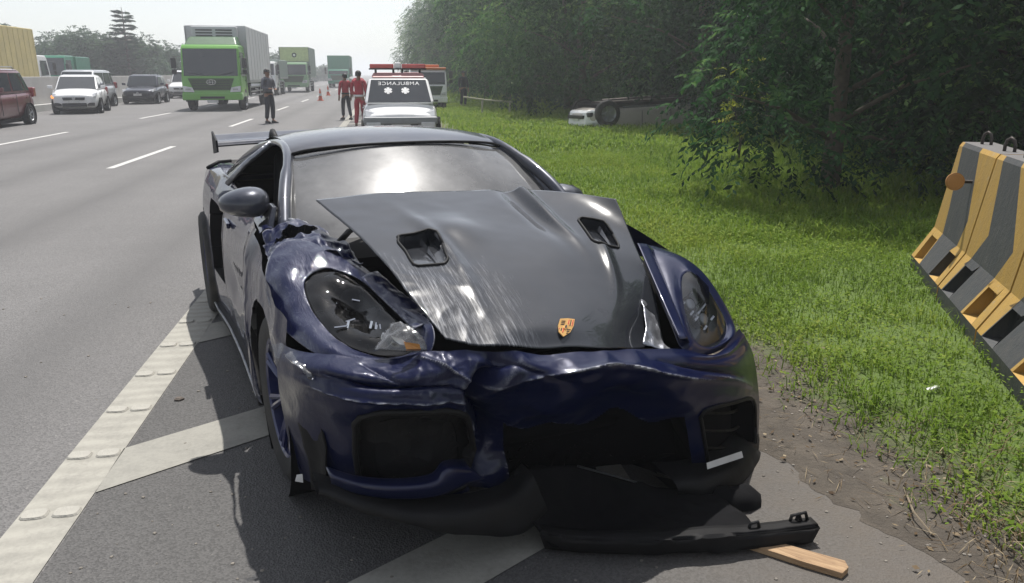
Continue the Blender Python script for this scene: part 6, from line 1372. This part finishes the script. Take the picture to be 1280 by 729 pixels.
# yellow-green sapling in front of the near tree
sp = make_tree(71, 1.7, .42, .55, 9, 160, 10, .22, .085, .3, m_leafY, .022, parent_name='sapling'); sp.location = (6.5, 13.1, 0); tag(sp, 'small sapling with yellow green leaves at the wood edge', 'tree')
# undergrowth mass and the dense wood behind the rows
rs = np.random.default_rng(5); bl = []
for i in range(190):
    y = rs.uniform(3, 60); x = rs.uniform(12.0, 20) + (3 if y < 8 else 0); bl.append(((x, y, rs.uniform(.3, 6.5)), (1.6, 1.6, 1.3), .2 + rs.uniform(-.1, .2)))
for i in range(120):
    y = rs.uniform(60, 160); bl.append(((rs.uniform(9.5, 16), y, rs.uniform(.4, 8)), (2.2, 2.6, 1.8), .25 + rs.uniform(-.1, .2)))
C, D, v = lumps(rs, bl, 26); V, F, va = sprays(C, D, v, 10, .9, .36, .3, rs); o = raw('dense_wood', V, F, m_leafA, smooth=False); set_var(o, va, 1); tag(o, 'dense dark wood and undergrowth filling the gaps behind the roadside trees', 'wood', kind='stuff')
bl = [((rs.uniform(6.8, 12), y, rs.uniform(.15, .6)), (.7, .7, .45), .3 + rs.uniform(-.1, .2)) for y in rs.uniform(5.5, 45, 90)]
bl = [b_ for b_ in bl if b_[0][0] > 5.6 + .09 * b_[0][1] and not (5.6 < b_[0][0] < 9.5 and 12 < b_[0][1] < 24)]
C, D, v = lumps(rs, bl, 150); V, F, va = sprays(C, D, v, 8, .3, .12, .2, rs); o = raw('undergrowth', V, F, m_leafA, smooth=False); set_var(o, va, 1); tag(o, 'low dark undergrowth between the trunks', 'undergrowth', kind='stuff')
# left side trees beyond the median wall
lA = make_tree(51, 5.6, 2.6, .5, 24, 90, 12, .6, .24, .3, m_leafC, .15); lB = make_tree(57, 5.4, 3.0, .5, 24, 80, 12, .7, .26, .3, m_leafC, .15, (.3, 0))
LGp = 'trees beyond the median wall'
for i, (p, px, Y, s, lb_) in enumerate(((lA, 20, 78, 1.12, 'tree peeping over the yellow container truck'), (lB, 62, 84, 1.04, 'rounded tree right of the yellow container'), (lA, 92, 82, 0.72, 'low bushy tree in front of the brown roofs'), (lB, 118, 80, 0.65, 'low tree above the white hatchback'), (lA, 145, 82, 0.89, 'round crowned tree left of the tall conifer'), (lB, 166, 78, 0.85, 'broad tree touching the left side of the tall conifer'), (lA, 192, 84, 0.76, None), (lB, 215, 80, 0.79, 'tree between the conifer and the green truck'), (lA, 236, 86, 0.72, None), (lB, 262, 95, 0.72, None), (lA, 340, 105, 0.65, 'tree behind the white cabbed truck'), (lB, 357, 118, 0.72, None), (lA, 395, 150, 0.54, None), (lB, 412, 170, 0.54, None), (lB, 133, 92, 0.90, None), (lA, 40, 100, 1.07, None))):
    put(p, ((px - 460) / 965 * Y * 1.02, Y, 0), i * 1.3, s, lb_ or 'hazy tree in the row beyond the median wall', LGp)
# tall conifer with level whorls of branches
cf = empty('conifer', ((201 - 460) / 965 * 76 * 1.02, 76, 0)); tag(cf, 'tall conifer with level tiers of branches, standing above the other trees on the left', 'tree', LGp)
mb = MB(); mb.tube([(0, 0, -.05), (.05, 0, 3.5), (0, 0, 7.1)], [.16, .11, .02], 8); mb.build('trunk', m_bark, cf, True); rs = np.random.default_rng(9); C = []; D = []; v = []; mb = MB()
for i in range(15):
    z = 1.8 + 5.2 * i / 15; Lb0 = (2.2 - 1.8 * i / 15) * rs.uniform(.8, 1.1)
    for k in range(7):
        a = k * .9 + i * .5 + rs.uniform(-.3, .3); d = np.array([math.cos(a), math.sin(a), rs.uniform(-.12, .22)]); Lb = Lb0 * rs.uniform(.45, 1.15)
        if rs.random() < .16: continue
        mb.tube([(0, 0, z), tuple(d * Lb * .6 + np.array([0, 0, z])), tuple(d * Lb + np.array([0, 0, z + .18]))], [.03, .02, .008], 5)
        for t in np.linspace(.25, 1, 9):
            for s in (-1, 1): C.append(d * Lb * t + np.array([0, 0, z + .06 * t])); D.append(d * .6 + s * np.array([-d[1], d[0], .05]) * .8); v.append(rs.uniform(.1, .5))
mb.build('branch', m_bark, cf, True)
V, F, va = sprays(np.array(C), np.array(D), np.array(v), 14, .40, .17, .15, rs); o = raw('crown', V, F, m_leafC, cf, smooth=False); set_var(o, va, 1)

# ================================================================ HAZE
hz = NB('haze_air'); hz.t.nodes.clear(); out = hz.n('ShaderNodeOutputMaterial'); pv = hz.n('ShaderNodeVolumePrincipled'); pv.inputs['Color'].default_value = (.93, .95, 1, 1); pv.inputs['Density'].default_value = .0022; pv.inputs['Anisotropy'].default_value = .35
hz.l(pv.outputs[0], out.inputs['Volume'])
mb = MB(); mb.box((0, 735, 7.5), (3040, 1590, 17.5)); o = mb.build('haze', hz.m); o['kind'] = 'stuff'; o.display_type = 'WIRE'
